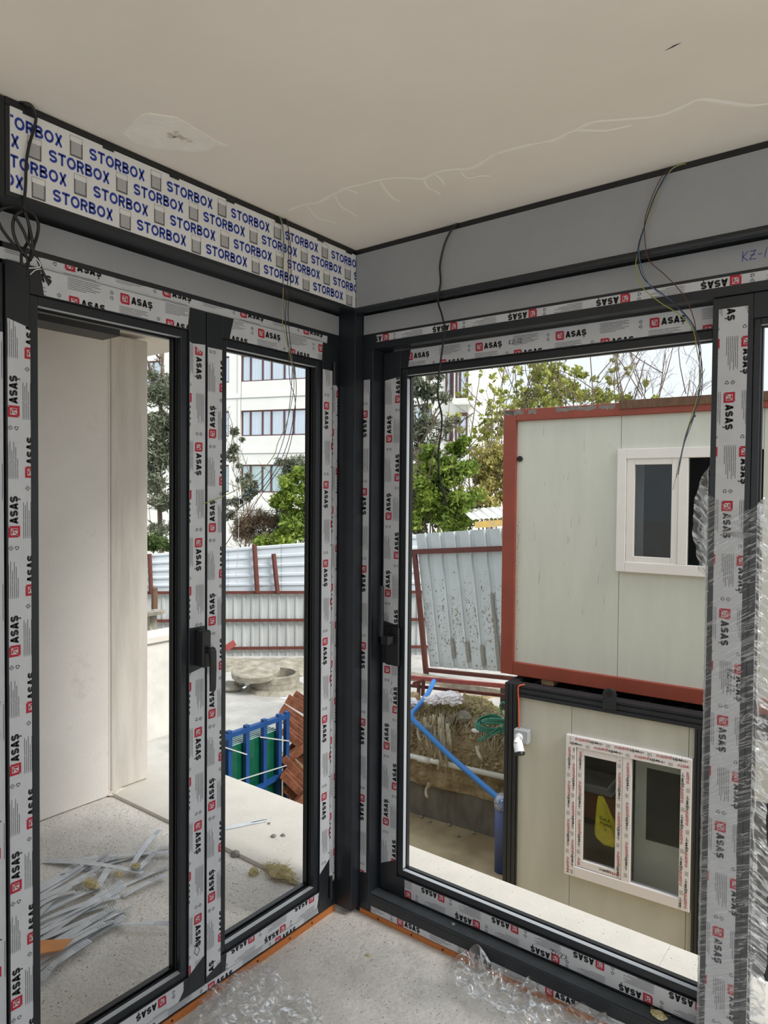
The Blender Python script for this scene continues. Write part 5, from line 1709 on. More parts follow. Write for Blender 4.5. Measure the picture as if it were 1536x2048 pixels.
cable('extension_cable', 'thin orange cord running down to the white camera', [([tuple(ML @ Vector(p)) for p in ((0.30, 0.02, -0.035), (0.262, -0.012, -0.045), (0.252, -0.014, -0.08), (0.258, -0.014, -0.2), (0.262, -0.016, -0.33), (0.268, -0.02, -0.424))], 0.006, M_ORC, 'cord')], 'cord')

# ------------------------------------------------------------------ white building behind the fence
M_BWALL = mat('white_facade', (238, 238, 232), rough=0.8, var=0.04, scale=0.6)
M_BBROWN = mat('brown_window_frame', (92, 62, 58), rough=0.6)
M_CURT = mat('pale_curtain', (232, 238, 244), rough=0.8, var=0.06, scale=1.2, stretch=(1, 1, 0.2))
M_CURT2 = mat('greenish_curtain', (206, 224, 220), rough=0.8, var=0.1, scale=1.2, stretch=(1, 1, 0.2))
M_BPANE = glass_mat('facade_glass', (0.97, 0.985, 1.0, 1), 0.03)
M_BLINE = mat('facade_grey_line', (176, 178, 176), rough=0.8)  # mid grey for the string joints and the downpipe
BX = Vector((-27.630, 25.801, 1.704))
BD = Vector((0.947, 0.321, 0))
BN = Vector((0.321, -0.947, 0))
MBLD = Matrix(((BD.x, BN.x, 0, BX.x), (BD.y, BN.y, 0, BX.y), (0, 0, 1, 0), (0, 0, 0, 1)))
bld = thing('apartment_building', tuple(MBLD @ Vector((0, -3, -1.45))), 'white apartment building with brown framed window bands behind the trees', 'building')
def bpart(nm, m, a, c2, root=None):
    q = MB(MBLD)
    q.box(a, c2)
    return q.build(nm, m, root or bld)
bpart('wall', M_BWALL, (-14, -9, -1.45), (11.66, 0, 14))
rows = [(1.70, 3.30), (4.94, 6.42), (8.07, 9.60), (11.2, 12.7)]
zprev = -1.45
for z0, z1 in rows+[(14.0, 14.0)]:
    bpart('spandrel', M_BWALL, (-14, 0, zprev), (9.55, 0.16, z0))
    zprev = z1
groups_s = [(-10.0, -7.45), (-5.2, -2.76), (-2.0, 2.55), (3.5, 7.6), (8.3, 9.4)]
piers = [(-14, -10.0), (-7.45, -5.2), (-2.76, -2.0), (2.55, 3.5), (7.6, 8.3), (9.4, 9.55)]
for z0, z1 in rows:
    for a0, a1 in piers:
        bpart('pier', M_BWALL, (a0, 0, z0), (a1, 0.16, z1))
for z0 in (0.7, 3.95, 7.14, 10.3):
    bpart('string_course', M_BWALL, (-14, 0.16, z0), (9.55, 0.20, z0+0.26))
    bpart('string_joint', M_BLINE, (-14, 0.16, z0-0.05), (9.55, 0.175, z0-0.005))
bpart('downpipe', M_BLINE, (-2.215, 0.16, -1.4), (-2.185, 0.18, 14))
def bwindow(s0, s1, z0, z1, widths, d=0.0, cm=None):
    wroot = bpart('window', M_BBROWN, (s0, d, z0), (s1, d+0.05, z0+0.07))
    bpart('window_head', M_BBROWN, (s0, d, z1-0.08), (s1, d+0.05, z1), wroot)
    s_ = s0
    i = 0
    while s_ < s1-0.13:
        bpart('mullion', M_BBROWN, (s_, d, z0+0.07), (min(s_+0.09, s1), d+0.06, z1-0.08), wroot)
        w = widths[i % len(widths)]
        e = min(s_+0.09+w, s1-0.08)
        if e > s_+0.15:
            q = MB(MBLD)
            n = max(6, int((e-s_-0.09)/0.09))
            vs = []
            for k in range(n+1):
                x = s_+0.09+(e-s_-0.09)*k/n
                dd = d+0.008+(0.018 if k % 2 else 0)
                vs += [(x, dd, z0+0.07), (x, dd, z1-0.08)]
            q.add(vs, [(2*k, 2*k+2, 2*k+3, 2*k+1) for k in range(n)])
            q.build('curtain', cm or M_CURT, wroot, recalc=False)
            bpart('pane', M_BPANE, (s_+0.09, d+0.036, z0+0.07), (e, d+0.042, z1-0.08), wroot)
        s_ = e
        i += 1
    bpart('mullion', M_BBROWN, (s1-0.08, d, z0+0.07), (s1, d+0.06, z1-0.08), wroot)
    return wroot
for ri, (z0, z1) in enumerate(rows):
    for a0, a1 in groups_s:
        bwindow(a0, a1, z0, z1, [0.46, 0.68, 0.48, 0.72, 0.50, 0.72], cm=M_CURT2 if ri == 0 else None)
# projecting bay at the right end
for z0, z1 in ((4.45, 5.80), (6.72, 8.30), (9.6, 11.1)):
    bwindow(10.10, 10.52, z0, z1-0.12, [0.14, 0.2], d=0.02)
    bpart('bay_shelf', M_BWALL, (10.60, 0, z0-0.42), (11.60, 0.55, z0-0.10))
    bwindow(10.70, 11.36, z0, z1, [0.10, 0.40, 0.1], d=0.30)
    bpart('bay_side', M_BWALL, (10.62, 0, z0-0.10), (10.70, 0.34, z1+0.1))
    bpart('bay_side', M_BWALL, (11.36, 0, z0-0.10), (11.60, 0.34, z1+0.1))
    bpart('bay_back', M_BBROWN, (10.70, 0, z0-0.10), (11.36, 0.29, z1+0.1))

# ------------------------------------------------------------------ trees
def leaf_mat(name, rgb, rgb2, trans=0.3):
    m = mat(name, rgb, rough=0.6, rgb2=rgb2, scale=1.6, detail=8, spec=0.2)
    nt = m.node_tree
    b_ = nt.nodes['Principled BSDF']
    tl = nt.nodes.new('ShaderNodeBsdfTranslucent')
    src = b_.inputs['Base Color'].links[0].from_socket
    nt.links.new(src, tl.inputs['Color'])
    mx = nt.nodes.new('ShaderNodeMixShader')
    mx.inputs[0].default_value = trans
    out = [n for n in nt.nodes if n.type == 'OUTPUT_MATERIAL'][0]
    nt.links.new(b_.outputs[0], mx.inputs[1])
    nt.links.new(tl.outputs[0], mx.inputs[2])
    nt.links.new(mx.outputs[0], out.inputs['Surface'])
    return m
M_LG = leaf_mat('fresh_green_leaves', (146, 166, 74), (88, 112, 46), 0.25)
M_LDG = leaf_mat('dark_green_leaves', (98, 118, 66), (58, 76, 42), 0.2)
M_LY = leaf_mat('yellow_green_leaves', (196, 186, 118), (150, 146, 80))
M_LB = leaf_mat('pale_spring_leaves', (186, 188, 108), (140, 150, 72))
M_LP = leaf_mat('grey_green_needles', (136, 140, 118), (88, 98, 78), 0.15)
M_LBR = leaf_mat('brown_twigs', (128, 110, 88), (96, 80, 62), 0.1)
M_BARK = mat('bark', (118, 102, 88), rough=0.95, var=0.3, scale=8, bump=0.6, bscale=20)
M_BARK2 = mat('pale_branch', (122, 110, 94), rough=0.95, var=0.3, scale=8)

def leaves(name, m, blobs, size, parent, aspect=0.5, shell=0.35, seed=1):
    """diamond leaves filling ellipsoid clumps; blobs = (centre, (rx, ry, rz), count)"""
    g = np.random.default_rng(seed)
    C, S = [], []
    split = []
    for c, r, n in blobs:
        k = max(1, min(9, n//60))
        for _ in range(k):
            o3 = g.normal(size=3)
            o3 = o3/np.linalg.norm(o3)*g.random()**0.5*0.85
            rr3 = 0.30+0.28*g.random()
            split.append((np.array(c)+o3*np.array(r), tuple(np.array(r)*rr3), n//k))
    for c, r, n in split:
        d = g.normal(size=(n, 3))
        d /= np.linalg.norm(d, axis=1)[:, None]
        rad = (shell+(1-shell)*g.random(n))[:, None]
        lump = 1+0.25*np.sin(d[:, :1]*5+c[0])+0.2*np.sin(d[:, 2:]*7+c[1])
        C.append(np.array(c)+d*rad*np.array(r)*lump)
        S.append(size*(0.6+0.8*g.random(n)))
    C = np.concatenate(C); S = np.concatenate(S)
    n = len(C)
    a = g.normal(size=(n, 3)); a /= np.linalg.norm(a, axis=1)[:, None]
    t = g.normal(size=(n, 3))
    b_ = np.cross(a, t); b_ /= np.linalg.norm(b_, axis=1)[:, None]
    A = a*S[:, None]; B = b_*S[:, None]*aspect
    nrm = np.cross(a, b_)*S[:, None]*0.12
    V = np.stack([C-A, C+B+nrm, C+A, C-B+nrm], axis=1).reshape(-1, 3)
    off = OFF.get(parent.name, Vector())
    V = V-np.array(off)
    me = bpy.data.meshes.new(name)
    me.vertices.add(len(V)); me.vertices.foreach_set('co', V.ravel().astype(np.float32))
    me.loops.add(n*4); me.loops.foreach_set('vertex_index', np.arange(n*4, dtype=np.int32))
    me.polygons.add(n); me.polygons.foreach_set('loop_start', np.arange(0, n*4, 4, dtype=np.int32))
    me.update(calc_edges=True)
    me.materials.append(m)
    o = bpy.data.objects.new(name, me)
    COL.objects.link(o)
    o.parent = parent
    o['kind'] = 'stuff'
    OFF[o.name] = off.copy()
    return o

def branches(q, base, tip, r, depth, rnd, spread=0.5, kids=3, klen=0.42):
    base, tip = Vector(base), Vector(tip)
    L = (tip-base).length
    mid = (base+tip)/2+Vector((rnd.uniform(-1, 1), rnd.uniform(-1, 1), rnd.uniform(-0.5, 0.5)))*L*0.09
    pts = spline([base, mid, tip], 3)
    q.tube(pts, [r*(1-0.6*i/(len(pts)-1)) for i in range(len(pts))], 5 if depth > 1 else 4, cap=False)
    ends = [tip]
    if depth > 0:
        for k in range(kids):
            t = 0.35+0.6*(k+rnd.random())/kids
            p = base.lerp(tip, t)
            d = (tip-base).normalized()+Vector((rnd.uniform(-1, 1), rnd.uniform(-1, 1), rnd.uniform(-0.6, 0.9)))*spread*1.5
            ends += branches(q, p, p+d.normalized()*L*(klen+0.6*klen*rnd.random()), r*0.5, depth-1, rnd, spread, kids, klen)
    return ends

def tree(name, label, base, tips, r, leafm, blobs, size, bark=None, depth=2, aspect=0.5, seed=1, spread=0.5, shell=0.35, group='trees behind the fence', twig=0, kids=3, klen=0.42):
    rnd = random.Random(seed)
    root = thing(name, base, label, 'tree' if 'tree' in label else 'bush', group)
    q = MB()
    b0 = Vector(base)
    ends = []
    for tp_ in tips:
        ends += branches(q, b0, tp_, r*0.42, depth, rnd, spread, kids, klen)
    q.build('trunk', bark or M_BARK, root, smooth=True, recalc=False)
    bl = [(tuple(c), (rr_, rr_, rr_*0.8), n) for c, rr_, n in blobs]
    if twig:
        bl += [(tuple(e), (twig*0.5, twig*0.5, twig*0.4), 14) for e in ends]
    if bl:
        leaves('foliage', leafm, bl, size, root, aspect, shell, seed)
    return root

def g_(p):
    return (p[0], p[1], YZ)
# pine seen past the outside wall
pine_t = (-13.726, 8.828, 4.805)
tree('pine_tree', 'grey green pine tree at the left beside the outside wall', g_((-13.624, 8.759, 0.171)), [(-13.789, 8.796, 5.319)], 0.20, M_LP,
     [((-13.471, 8.370, 4.089), 0.5, 900), ((-13.728, 8.814, 4.418), 0.5, 800), ((-13.582, 8.388, 3.348), 0.6, 1200), ((-13.654, 8.838, 3.389), 0.6, 900), ((-13.545, 8.392, 2.593), 0.55, 1000), ((-13.571, 8.352, 1.963), 0.5, 700), ((-13.613, 8.557, 1.459), 0.55, 900), ((-13.487, 8.946, 2.747), 0.8, 1200), ((-13.310, 9.121, 4.037), 0.8, 900), ((-12.981, 9.341, 3.010), 0.7, 700), ((-13.658, 8.500, 0.758), 0.45, 500)], 0.085, aspect=0.22, depth=2, seed=3, spread=0.8, klen=0.16, kids=9)
tree('shrub', 'dark green shrub at the foot of the left pine', g_((-11.935, 7.288, 0.406)), [(-11.943, 7.294, 0.802)], 0.04, M_LDG,
     [((-11.939, 7.291, 0.598), 0.38, 900), ((-11.656, 7.251, 0.479), 0.25, 500)], 0.05, depth=1, seed=5, group='bushes behind the fence')
# thin pine sapling in front of the building
tree('pine_sapling', 'thin young pine tree before the white building', g_((-11.276, 9.303, 0.391)), [(-11.422, 9.262, 2.638), (-11.135, 9.472, 2.337), (-11.591, 9.154, 3.305)], 0.05, M_LP,
     [((-11.518, 9.188, 2.637), 0.26, 260), ((-11.416, 9.259, 2.395), 0.22, 160), ((-11.272, 9.356, 1.971), 0.30, 280), ((-11.120, 9.462, 1.669), 0.35, 320), ((-11.586, 9.151, 3.087), 0.22, 170), ((-11.454, 9.201, 1.483), 0.30, 260), ((-11.444, 9.193, 0.997), 0.3, 260), ((-11.410, 9.282, 2.967), 0.12, 70)], 0.07, bark=M_BARK2, aspect=0.24, depth=2, seed=8, spread=0.7, klen=0.15, kids=5)
tree('bare_bush', 'brownish bare bush in the middle of the narrow opening', g_((-10.245, 8.833, 0.410)), [(-10.352, 8.774, 1.153), (-10.127, 8.950, 1.270), (-10.484, 8.667, 0.980)], 0.03, M_LBR,
     [((-10.301, 8.806, 0.925), 0.5, 1500), ((-10.078, 8.982, 1.099), 0.5, 1300), ((-10.479, 8.664, 0.751), 0.4, 900), ((-9.978, 9.045, 0.699), 0.5, 1000)], 0.075, bark=M_BARK2, aspect=0.10, depth=2, seed=10, spread=0.9, klen=0.25, kids=5, group='bushes behind the fence')
tree('green_bush', 'fresh green bush with pale branches left of the corner post', g_((-9.208, 8.995, 0.401)), [(-9.496, 8.810, 1.506), (-9.240, 9.017, 1.841), (-9.012, 9.180, 1.511)], 0.05, M_LG,
     [((-9.368, 8.913, 1.674), 0.36, 1100), ((-9.153, 9.085, 1.898), 0.38, 1100), ((-9.421, 8.738, 1.397), 0.28, 700), ((-8.994, 8.928, 1.074), 0.50, 1300), ((-9.131, 8.686, 0.695), 0.45, 900), ((-8.924, 9.248, 1.512), 0.5, 900), ((-9.431, 8.453, 0.583), 0.35, 500)], 0.06, bark=M_BARK2, depth=2, seed=12, spread=0.7, klen=0.25, group='bushes behind the fence')
tree('grey_bush', 'grey green pine tree crown drooping over the green bush', g_((-9.447, 10.070, 0.325)), [(-9.866, 9.813, 2.327), (-9.498, 10.105, 2.685), (-10.093, 9.629, 2.029)], 0.06, M_LP,
     [((-10.145, 9.597, 2.265), 0.33, 700), ((-9.812, 9.726, 2.264), 0.35, 800), ((-9.804, 9.190, 1.044), 0.4, 600), ((-9.673, 9.953, 2.093), 0.5, 700), ((-9.332, 9.039, 0.782), 0.35, 600)], 0.07, bark=M_BARK2, aspect=0.2, depth=2, seed=14, spread=0.8, klen=0.2, kids=4)
# right opening
tree('pine_tree', 'grey green pine tree before the corner of the white building', g_((-10.954, 14.578, 0.130)), [(-10.943, 14.743, 5.087), (-9.813, 14.957, 4.427), (-9.444, 15.211, 3.551), (-9.709, 15.055, 5.015)], 0.14, M_LP,
     [((-10.057, 14.787, 4.938), 0.42, 800), ((-9.818, 14.960, 4.647), 0.40, 700), ((-9.975, 14.815, 3.839), 0.55, 900), ((-9.680, 15.035, 3.695), 0.45, 600), ((-10.116, 14.692, 3.398), 0.5, 800), ((-9.409, 15.271, 4.578), 0.35, 350), ((-9.215, 15.392, 3.700), 0.35, 320), ((-9.784, 14.937, 3.108), 0.5, 600), ((-10.631, 14.584, 4.447), 0.9, 900), ((-9.648, 15.228, 5.032), 0.3, 300), ((-9.606, 14.682, 2.653), 0.6, 700)], 0.085, bark=M_BARK2, aspect=0.24, depth=2, seed=20, spread=0.7, klen=0.2, kids=5)
tree('green_tree', 'lush fresh green tree in the middle of the sliding door opening', g_((-7.571, 12.143, 0.612)), [(-7.803, 12.021, 2.373), (-7.425, 12.322, 2.741), (-7.127, 12.538, 2.380), (-6.966, 12.638, 1.652), (-7.929, 11.898, 1.520)], 0.09, M_LG,
     [((-7.713, 12.100, 2.678), 0.30, 650), ((-7.214, 12.486, 2.804), 0.28, 700), ((-7.091, 12.584, 2.927), 0.22, 450), ((-7.512, 12.242, 2.315), 0.5, 1300), ((-7.126, 12.538, 2.319), 0.5, 1300), ((-7.844, 11.979, 2.007), 0.5, 1200), ((-7.295, 12.137, 1.708), 0.65, 1800), ((-7.667, 11.839, 1.283), 0.5, 1100), ((-6.957, 12.390, 1.531), 0.5, 1200), ((-7.078, 12.030, 1.055), 0.5, 700), ((-7.776, 11.496, 1.048), 0.3, 500)], 0.065, depth=2, seed=22, spread=0.6)
tree('dark_tree', 'darker green tree behind the lush green one', g_((-8.374, 12.784, 0.484)), [(-8.510, 12.729, 2.027), (-8.047, 13.079, 1.904), (-7.528, 13.464, 1.523)], 0.10, M_LDG,
     [((-8.503, 12.724, 1.706), 0.6, 1300), ((-8.036, 13.071, 1.389), 0.7, 1500), ((-7.521, 13.460, 1.201), 0.6, 1200), ((-8.435, 12.752, 0.934), 0.5, 700)], 0.07, depth=2, seed=24, spread=0.6)
tree('yellow_tree', 'yellowish blossoming tree left of the red cabin frame', g_((-6.943, 13.879, 0.499)), [(-7.090, 13.832, 2.557), (-6.840, 14.031, 2.818), (-7.227, 13.703, 1.784)], 0.08, M_LY,
     [((-6.991, 13.912, 2.687), 0.5, 1100), ((-6.781, 14.065, 2.432), 0.5, 1000), ((-7.184, 13.748, 2.170), 0.40, 800), ((-6.826, 13.761, 1.913), 0.55, 1200), ((-7.024, 13.350, 1.655), 0.35, 600), ((-6.766, 13.535, 1.280), 0.50, 900), ((-6.516, 14.254, 2.049), 0.7, 900)], 0.055, depth=2, seed=26, spread=0.6)
tree('birch_tree', 'slender pale leaved tree left of the cabin roof', g_((-8.688, 17.574, 0.245)), [(-9.302, 17.269, 5.431), (-8.917, 17.549, 4.963), (-9.139, 17.339, 3.702), (-8.687, 17.754, 5.910), (-8.965, 17.491, 4.334)], 0.08, M_LB,
     [((-9.164, 17.320, 3.702), 0.35, 150)], 0.075, bark=M_BARK2, depth=2, seed=28, spread=0.5, twig=0.5, klen=0.22, kids=5)
tree('birch_tree', 'bright leafy tree rising behind the middle of the red roof beam', g_((-8.146, 19.288, 1.508)), [(-8.893, 18.852, 5.777), (-8.382, 19.259, 6.276), (-7.854, 19.655, 6.035), (-7.325, 20.051, 5.794), (-8.618, 19.042, 5.122), (-7.572, 19.841, 5.133)], 0.09, M_LB,
     [((-8.106, 19.449, 5.621), 0.6, 420), ((-7.445, 19.944, 5.299), 0.55, 420), ((-7.830, 19.639, 4.966), 0.7, 500), ((-7.195, 20.151, 5.795), 0.4, 200), ((-8.483, 19.139, 4.959), 0.6, 380), ((-6.650, 20.536, 4.814), 0.6, 420), ((-7.046, 20.239, 4.974), 0.5, 400)], 0.075, bark=M_BARK2, depth=2, seed=30, spread=0.5, twig=0.42, klen=0.22, kids=6)
tree('bare_tree', 'nearly bare tree with thin twigs above the cabin roof at the right', g_((-5.466, 20.079, 1.538)), [(-5.938, 19.858, 5.939), (-5.188, 20.431, 5.947), (-4.692, 20.816, 6.110), (-6.570, 19.384, 6.247), (-4.049, 21.283, 5.330), (-5.799, 19.944, 5.311)], 0.09, M_LB,
     [((-5.171, 20.420, 5.160), 0.25, 90), ((-5.660, 20.030, 4.683), 0.4, 160), ((-4.910, 20.604, 4.691), 0.3, 90)], 0.075, bark=M_BARK, depth=3, seed=33, spread=0.7, kids=6, klen=0.26)

# ------------------------------------------------------------------ perforated steel straps on the terrace
TZ = -0.05
M_HOLE = mat('strap_hole', (66, 68, 70), rough=0.8)
strap_px = [
    ((-1.181, -0.694, -0.040), (-1.280, -0.376, -0.040)), ((-1.123, -0.722, -0.040), (-1.214, -0.307, -0.040)), ((-1.054, -0.755, -0.040), (-1.114, -0.421, -0.040)),
    ((-1.001, -0.781, -0.040), (-1.001, -0.551, -0.040)), ((-0.943, -0.809, -0.040), (-1.064, -0.583, -0.040)), ((-0.890, -0.834, -0.030), (-0.916, -0.430, -0.030)),
    ((-0.854, -0.851, -0.030), (-0.880, -0.440, -0.030)), ((-0.782, -0.895, -0.025), (-0.787, -0.533, -0.025)), ((-0.819, -0.868, -0.030), (-0.880, -0.543, -0.030)),
    ((-0.715, -0.919, -0.030), (-0.746, -0.491, -0.030)), ((-0.683, -0.934, -0.035), (-0.702, -0.553, -0.035)), ((-0.664, -0.926, -0.040), (-0.716, -0.634, -0.040)),
    ((-0.627, -0.935, -0.040), (-0.666, -0.721, -0.040)), ((-0.594, -0.935, -0.040), (-0.643, -0.844, -0.040)),
    ((-1.397, -0.526, -0.035), (-0.933, -0.321, -0.035)), ((-1.176, -0.452, -0.025), (-1.044, -0.085, -0.025)), ((-1.268, -0.413, -0.040), (-0.982, -0.130, -0.040)),
    ((-0.709, -0.613, -0.040), (-0.508, -0.471, -0.040)), ((-0.954, -0.533, -0.040), (-1.080, -0.384, -0.040)), ((-1.010, -0.329, -0.040), (-1.193, -0.051, -0.040)),
    ((-0.969, -0.323, -0.040), (-1.019, -0.199, -0.040)), ((-0.932, -0.467, -0.030), (-0.904, -0.204, -0.030)), ((-0.856, -0.467, -0.035), (-0.841, -0.270, -0.035)),
    ((-0.762, -0.896, -0.035), (-0.703, -0.606, -0.035)), ((-0.948, -0.806, -0.035), (-0.851, -0.486, -0.035))]
strap_say = ['uppermost long strap at the left', 'second strap from the top with perforated tip', 'third strap from the top', 'short strap left of the wool lump', 'strap with speckled end near the left edge', 'long strap below the wool lump', 'long strap just under the wool lump', 'broad bright strap in the middle of the pile', 'narrow strap in the middle of the pile', 'long strap pointing at the single strap', 'strap in the lower half of the pile', 'strap above the orange card', 'strap below the orange card', 'lowest short strap by the near stile', 'strap crossing the pile top from the left', 'twisted strap rising to the right', 'flat strap behind the twisted one', 'single strap lying apart at the right', 'short strap touching the wool lump', 'farthest strap pointing at the slab step', 'short strap below the farthest one', 'strap crossing under the twisted one', 'bent strap right of the small wool tuft', 'strap half hidden by the orange card', 'thin strap under the broad bright strap']
extra_px = [
    ((-1.145, -0.711, -0.040), (-1.187, -0.458, -0.040)), ((-1.088, -0.739, -0.040), (-1.060, -0.472, -0.040)), ((-0.975, -0.793, -0.040), (-0.957, -0.498, -0.040)),
    ((-0.908, -0.825, -0.030), (-0.839, -0.546, -0.030)), ((-0.872, -0.843, -0.030), (-0.876, -0.494, -0.030)), ((-0.802, -0.876, -0.030), (-0.748, -0.535, -0.030)),
    ((-0.837, -0.860, -0.030), (-0.780, -0.544, -0.030)), ((-0.736, -0.908, -0.030), (-0.769, -0.594, -0.030)), ((-0.694, -0.929, -0.030), (-0.703, -0.600, -0.030)),
    ((-1.027, -0.768, -0.040), (-1.002, -0.594, -0.040)), ((-1.237, -0.535, -0.040), (-1.141, -0.301, -0.040)), ((-1.367, -0.513, -0.040), (-1.162, -0.351, -0.040))]
extra_say = ['second from the left near the wall', 'lying left of the lump under two others', 'fanned out below the wool lump', 'middle one of the fan', 'upper one of the fan below the lump', 'lower one of the fan', 'buried in the middle of the fan', 'just above the orange card', 'pointing from the card to the single strap', 'stub beside the near stile', 'crossing behind the uppermost strap', 'far one lying flat across the pile']
strap_px += extra_px
strap_say += extra_say
for i, (a, c2) in enumerate(strap_px):
    a, c2 = Vector(a), Vector(c2)
    lev = TZ+0.003+0.0032*(i % 7)
    a.z = lev
    c2.z = lev+0.006+0.004*(i % 3)
    d = c2-a
    L = d.length
    d.normalize()
    sd = Vector((-d.y, d.x, 0)).normalized()
    w = (0.013, 0.011, 0.0145, 0.012)[i % 4]
    n = 10
    vs, fs = [], []
    for k in range(n+1):
        t = k/n
        p = a+d*L*t+Vector((0, 0, 0.010*math.sin(t*math.pi)*((i % 5)-1.0)*0.5+0.004))
        tw = 0.0022*math.sin(t*3+i)
        for sg, zz in ((-1, 0), (1, 0)):
            vs.append(p+sd*w*sg+Vector((0, 0, tw*sg)))
        vs.append(p+sd*w-Vector((0, 0, 0.0016))+Vector((0, 0, tw)))
        vs.append(p-sd*w-Vector((0, 0, 0.0016))-Vector((0, 0, tw)))
    for k in range(n):
        o4 = 4*k
        for u, v in ((0, 1), (1, 2), (2, 3), (3, 0)):
            fs.append((o4+u, o4+v, o4+4+v, o4+4+u))
    fs += [(0, 1, 2, 3), (4*n+3, 4*n+2, 4*n+1, 4*n)]
    root = thing('steel_strap', tuple(a), 'galvanised steel strap on the terrace, '+strap_say[i], 'metal strap', 'steel straps on the terrace')
    q = MB()
    q.add(vs, fs)
    q.build('strap_band', M_STEEL, root)
    q = MB()
    top = [(Vector(vs[4*k]), Vector(vs[4*k+1])) for k in range(n+1)]
    for rowi in range(7):
        t = 1-(0.010+rowi*0.0095)/L
        if t < 0:
            continue
        f = t*n
        k = min(int(f), n-1)
        fr = f-k
        e0 = top[k][0].lerp(top[k+1][0], fr)
        e1 = top[k][1].lerp(top[k+1][1], fr)
        for c_ in (0.2, 0.5, 0.8):
            p = e0.lerp(e1, c_)+Vector((0, 0, 0.0007))
            q.add([tuple(p+d*0.0019*math.cos(x)+sd*0.0019*math.sin(x)) for x in (0, 1.05, 2.1, 3.14, 4.19, 5.24)], [(0, 1, 2, 3, 4, 5)])
    o = q.build('perforations', M_HOLE, root, recalc=False)
    o['kind'] = 'stuff'
s1 = Vector((-0.968, 0.164, -0.026)); s2 = Vector((-0.871, 0.357, -0.026))
root = thing('steel_strap', tuple(s1), 'short galvanised steel strap lying on the stone coping', 'metal strap')
q = MB()
q.bar(s1, s2, 0.03, 0.003)
q.build('strap_band', M_STEEL, root)
q = MB()
for k in range(6):
    p = s1.lerp(s2, 0.70+0.055*k)
    q.bar(p+Vector((-0.008, -0.009, 0.0022)), p+Vector((0.004, 0.011, 0.0022)), 0.004, 0.0006)
q.build('perforations', M_HOLE, root)

# orange card, wool tufts, stones
q = MB()
cp = [(-0.786, -0.884, -0.012), (-0.766, -0.850, -0.012), (-0.688, -0.778, -0.012), (-0.657, -0.832, -0.012), (-0.689, -0.874, -0.012), (-0.715, -0.919, -0.012)]
q.prism([(p[0], p[1], 0.004) for p in cp], (0, 0, -0.004))
o = q.build('orange_card', M_CARD)
tag(relocate(o), 'torn orange card lying on the steel straps', 'card')
def tuft(name, c, r, seed, label, sq=(1.3, 0.9, 0.5), fib=60, zfloor=None):
    root = thing(name, c, label, 'wool tuft', 'rock wool scraps')
    rock('wool_lump', (c[0], c[1], c[2]+r*0.35), r, seed, M_WOOL, root, sq, 3)
    q = MB()
    rr_ = random.Random(seed)
    for _ in range(fib):
        a = rr_.uniform(0, 6.28)
        p = Vector((c[0]+r*sq[0]*math.cos(a)*rr_.uniform(0.2, 1), c[1]+r*sq[1]*math.sin(a)*rr_.uniform(0.2, 1), c[2]+r*rr_.uniform(0.15, 0.9)))
        e = p+Vector((rr_.uniform(-1, 1), rr_.uniform(-1, 1), rr_.uniform(-0.3, 0.6)))*r*0.6
        q.bar(p, e, r*0.022, r*0.022)
    o = q.build('loose_fibres', M_WOOL, root)
    o['kind'] = 'stuff'
    return root
tuft('wool_scrap', ((-0.997, -0.526, -0.020)[0], (-0.997, -0.526, -0.020)[1], -0.022), 0.030, 3, 'olive rock wool lump lying on the steel straps', (1.5, 0.8, 0.5))
tuft('wool_scrap', ((-0.993, -0.401, -0.030)[0], (-0.993, -0.401, -0.030)[1], -0.028), 0.018, 4, 'small wool tuft right of the lump on the straps')
tuft('wool_scrap', ((-0.987, -0.318, -0.030)[0], (-0.987, -0.318, -0.030)[1], -0.024), 0.018, 5, 'flat wool tuft under the twisted strap', (1.4, 1, 0.3))
tuft('wool_scrap', ((-0.465, 0.062, -0.050)[0], (-0.465, 0.062, -0.050)[1], TZ), 0.05, 6, 'large pale wool heap against the slab step', (1.7, 0.8, 0.26), 260)
tuft('wool_scrap', ((-0.568, 0.001, -0.050)[0], (-0.568, 0.001, -0.050)[1], TZ), 0.024, 7, 'round tan wool ball left of the large heap', (0.9, 0.9, 0.9))
tuft('wool_scrap', ((-0.387, 0.062, -0.050)[0], (-0.387, 0.062, -0.050)[1], TZ), 0.03, 8, 'wool tuft at the right end of the slab step', (1.3, 0.8, 0.3), 120)
tuft('wool_scrap', Rm(1.155, 0.082, 0.061), 0.018, 9, 'yellow wool scrap lying on the ribbed door track', (1.4, 0.9, 0.4), 40)
tuft('wool_scrap', ((0.198, -0.140, -0.030)[0], (0.198, -0.140, -0.030)[1], FZ), 0.007, 10, 'tiny olive wool fleck on the room floor', (1.5, 0.9, 0.4), 14)
stones = [((-0.751, 0.055, -0.050), 0.022, TZ, 'dark grey stone chunk against the slab step'), ((-0.715, 0.072, -0.050), 0.017, TZ, 'smaller grey stone beside the dark chunk'), ((-0.717, 0.262, -0.030), 0.012, -0.030, 'left of the two small stones on the coping'), ((-0.688, 0.298, -0.030), 0.010, -0.030, 'right of the two small stones on the coping'), ((-0.833, 0.342, -0.030), 0.007, -0.030, 'tiny stone by the strap on the coping'), (Rm(0.42, 0.085, 0.061), 0.006, 0.061, 'tiny pale pebble on the ribbed track')]
for i, (c, r, z, lb) in enumerate(stones):
    o = rock('stone', (c[0], c[1], z+r*0.45), r, i+40, M_STONE, sq=(1.2, 1, 0.75))
    tag(relocate(o), lb, 'stone', 'small stones')
# mortar crumbs at the wall foot
c0 = Vector((-1.805, 0.065, -0.050))
o = rock('mortar_lump', (c0.x, c0.y+0.02, TZ+0.012), 0.035, 50, M_PATCH3, sq=(1.2, 1.6, 0.4), sub=3)
tag(relocate(o), 'crumbled mortar at the foot of the outside wall', 'mortar')

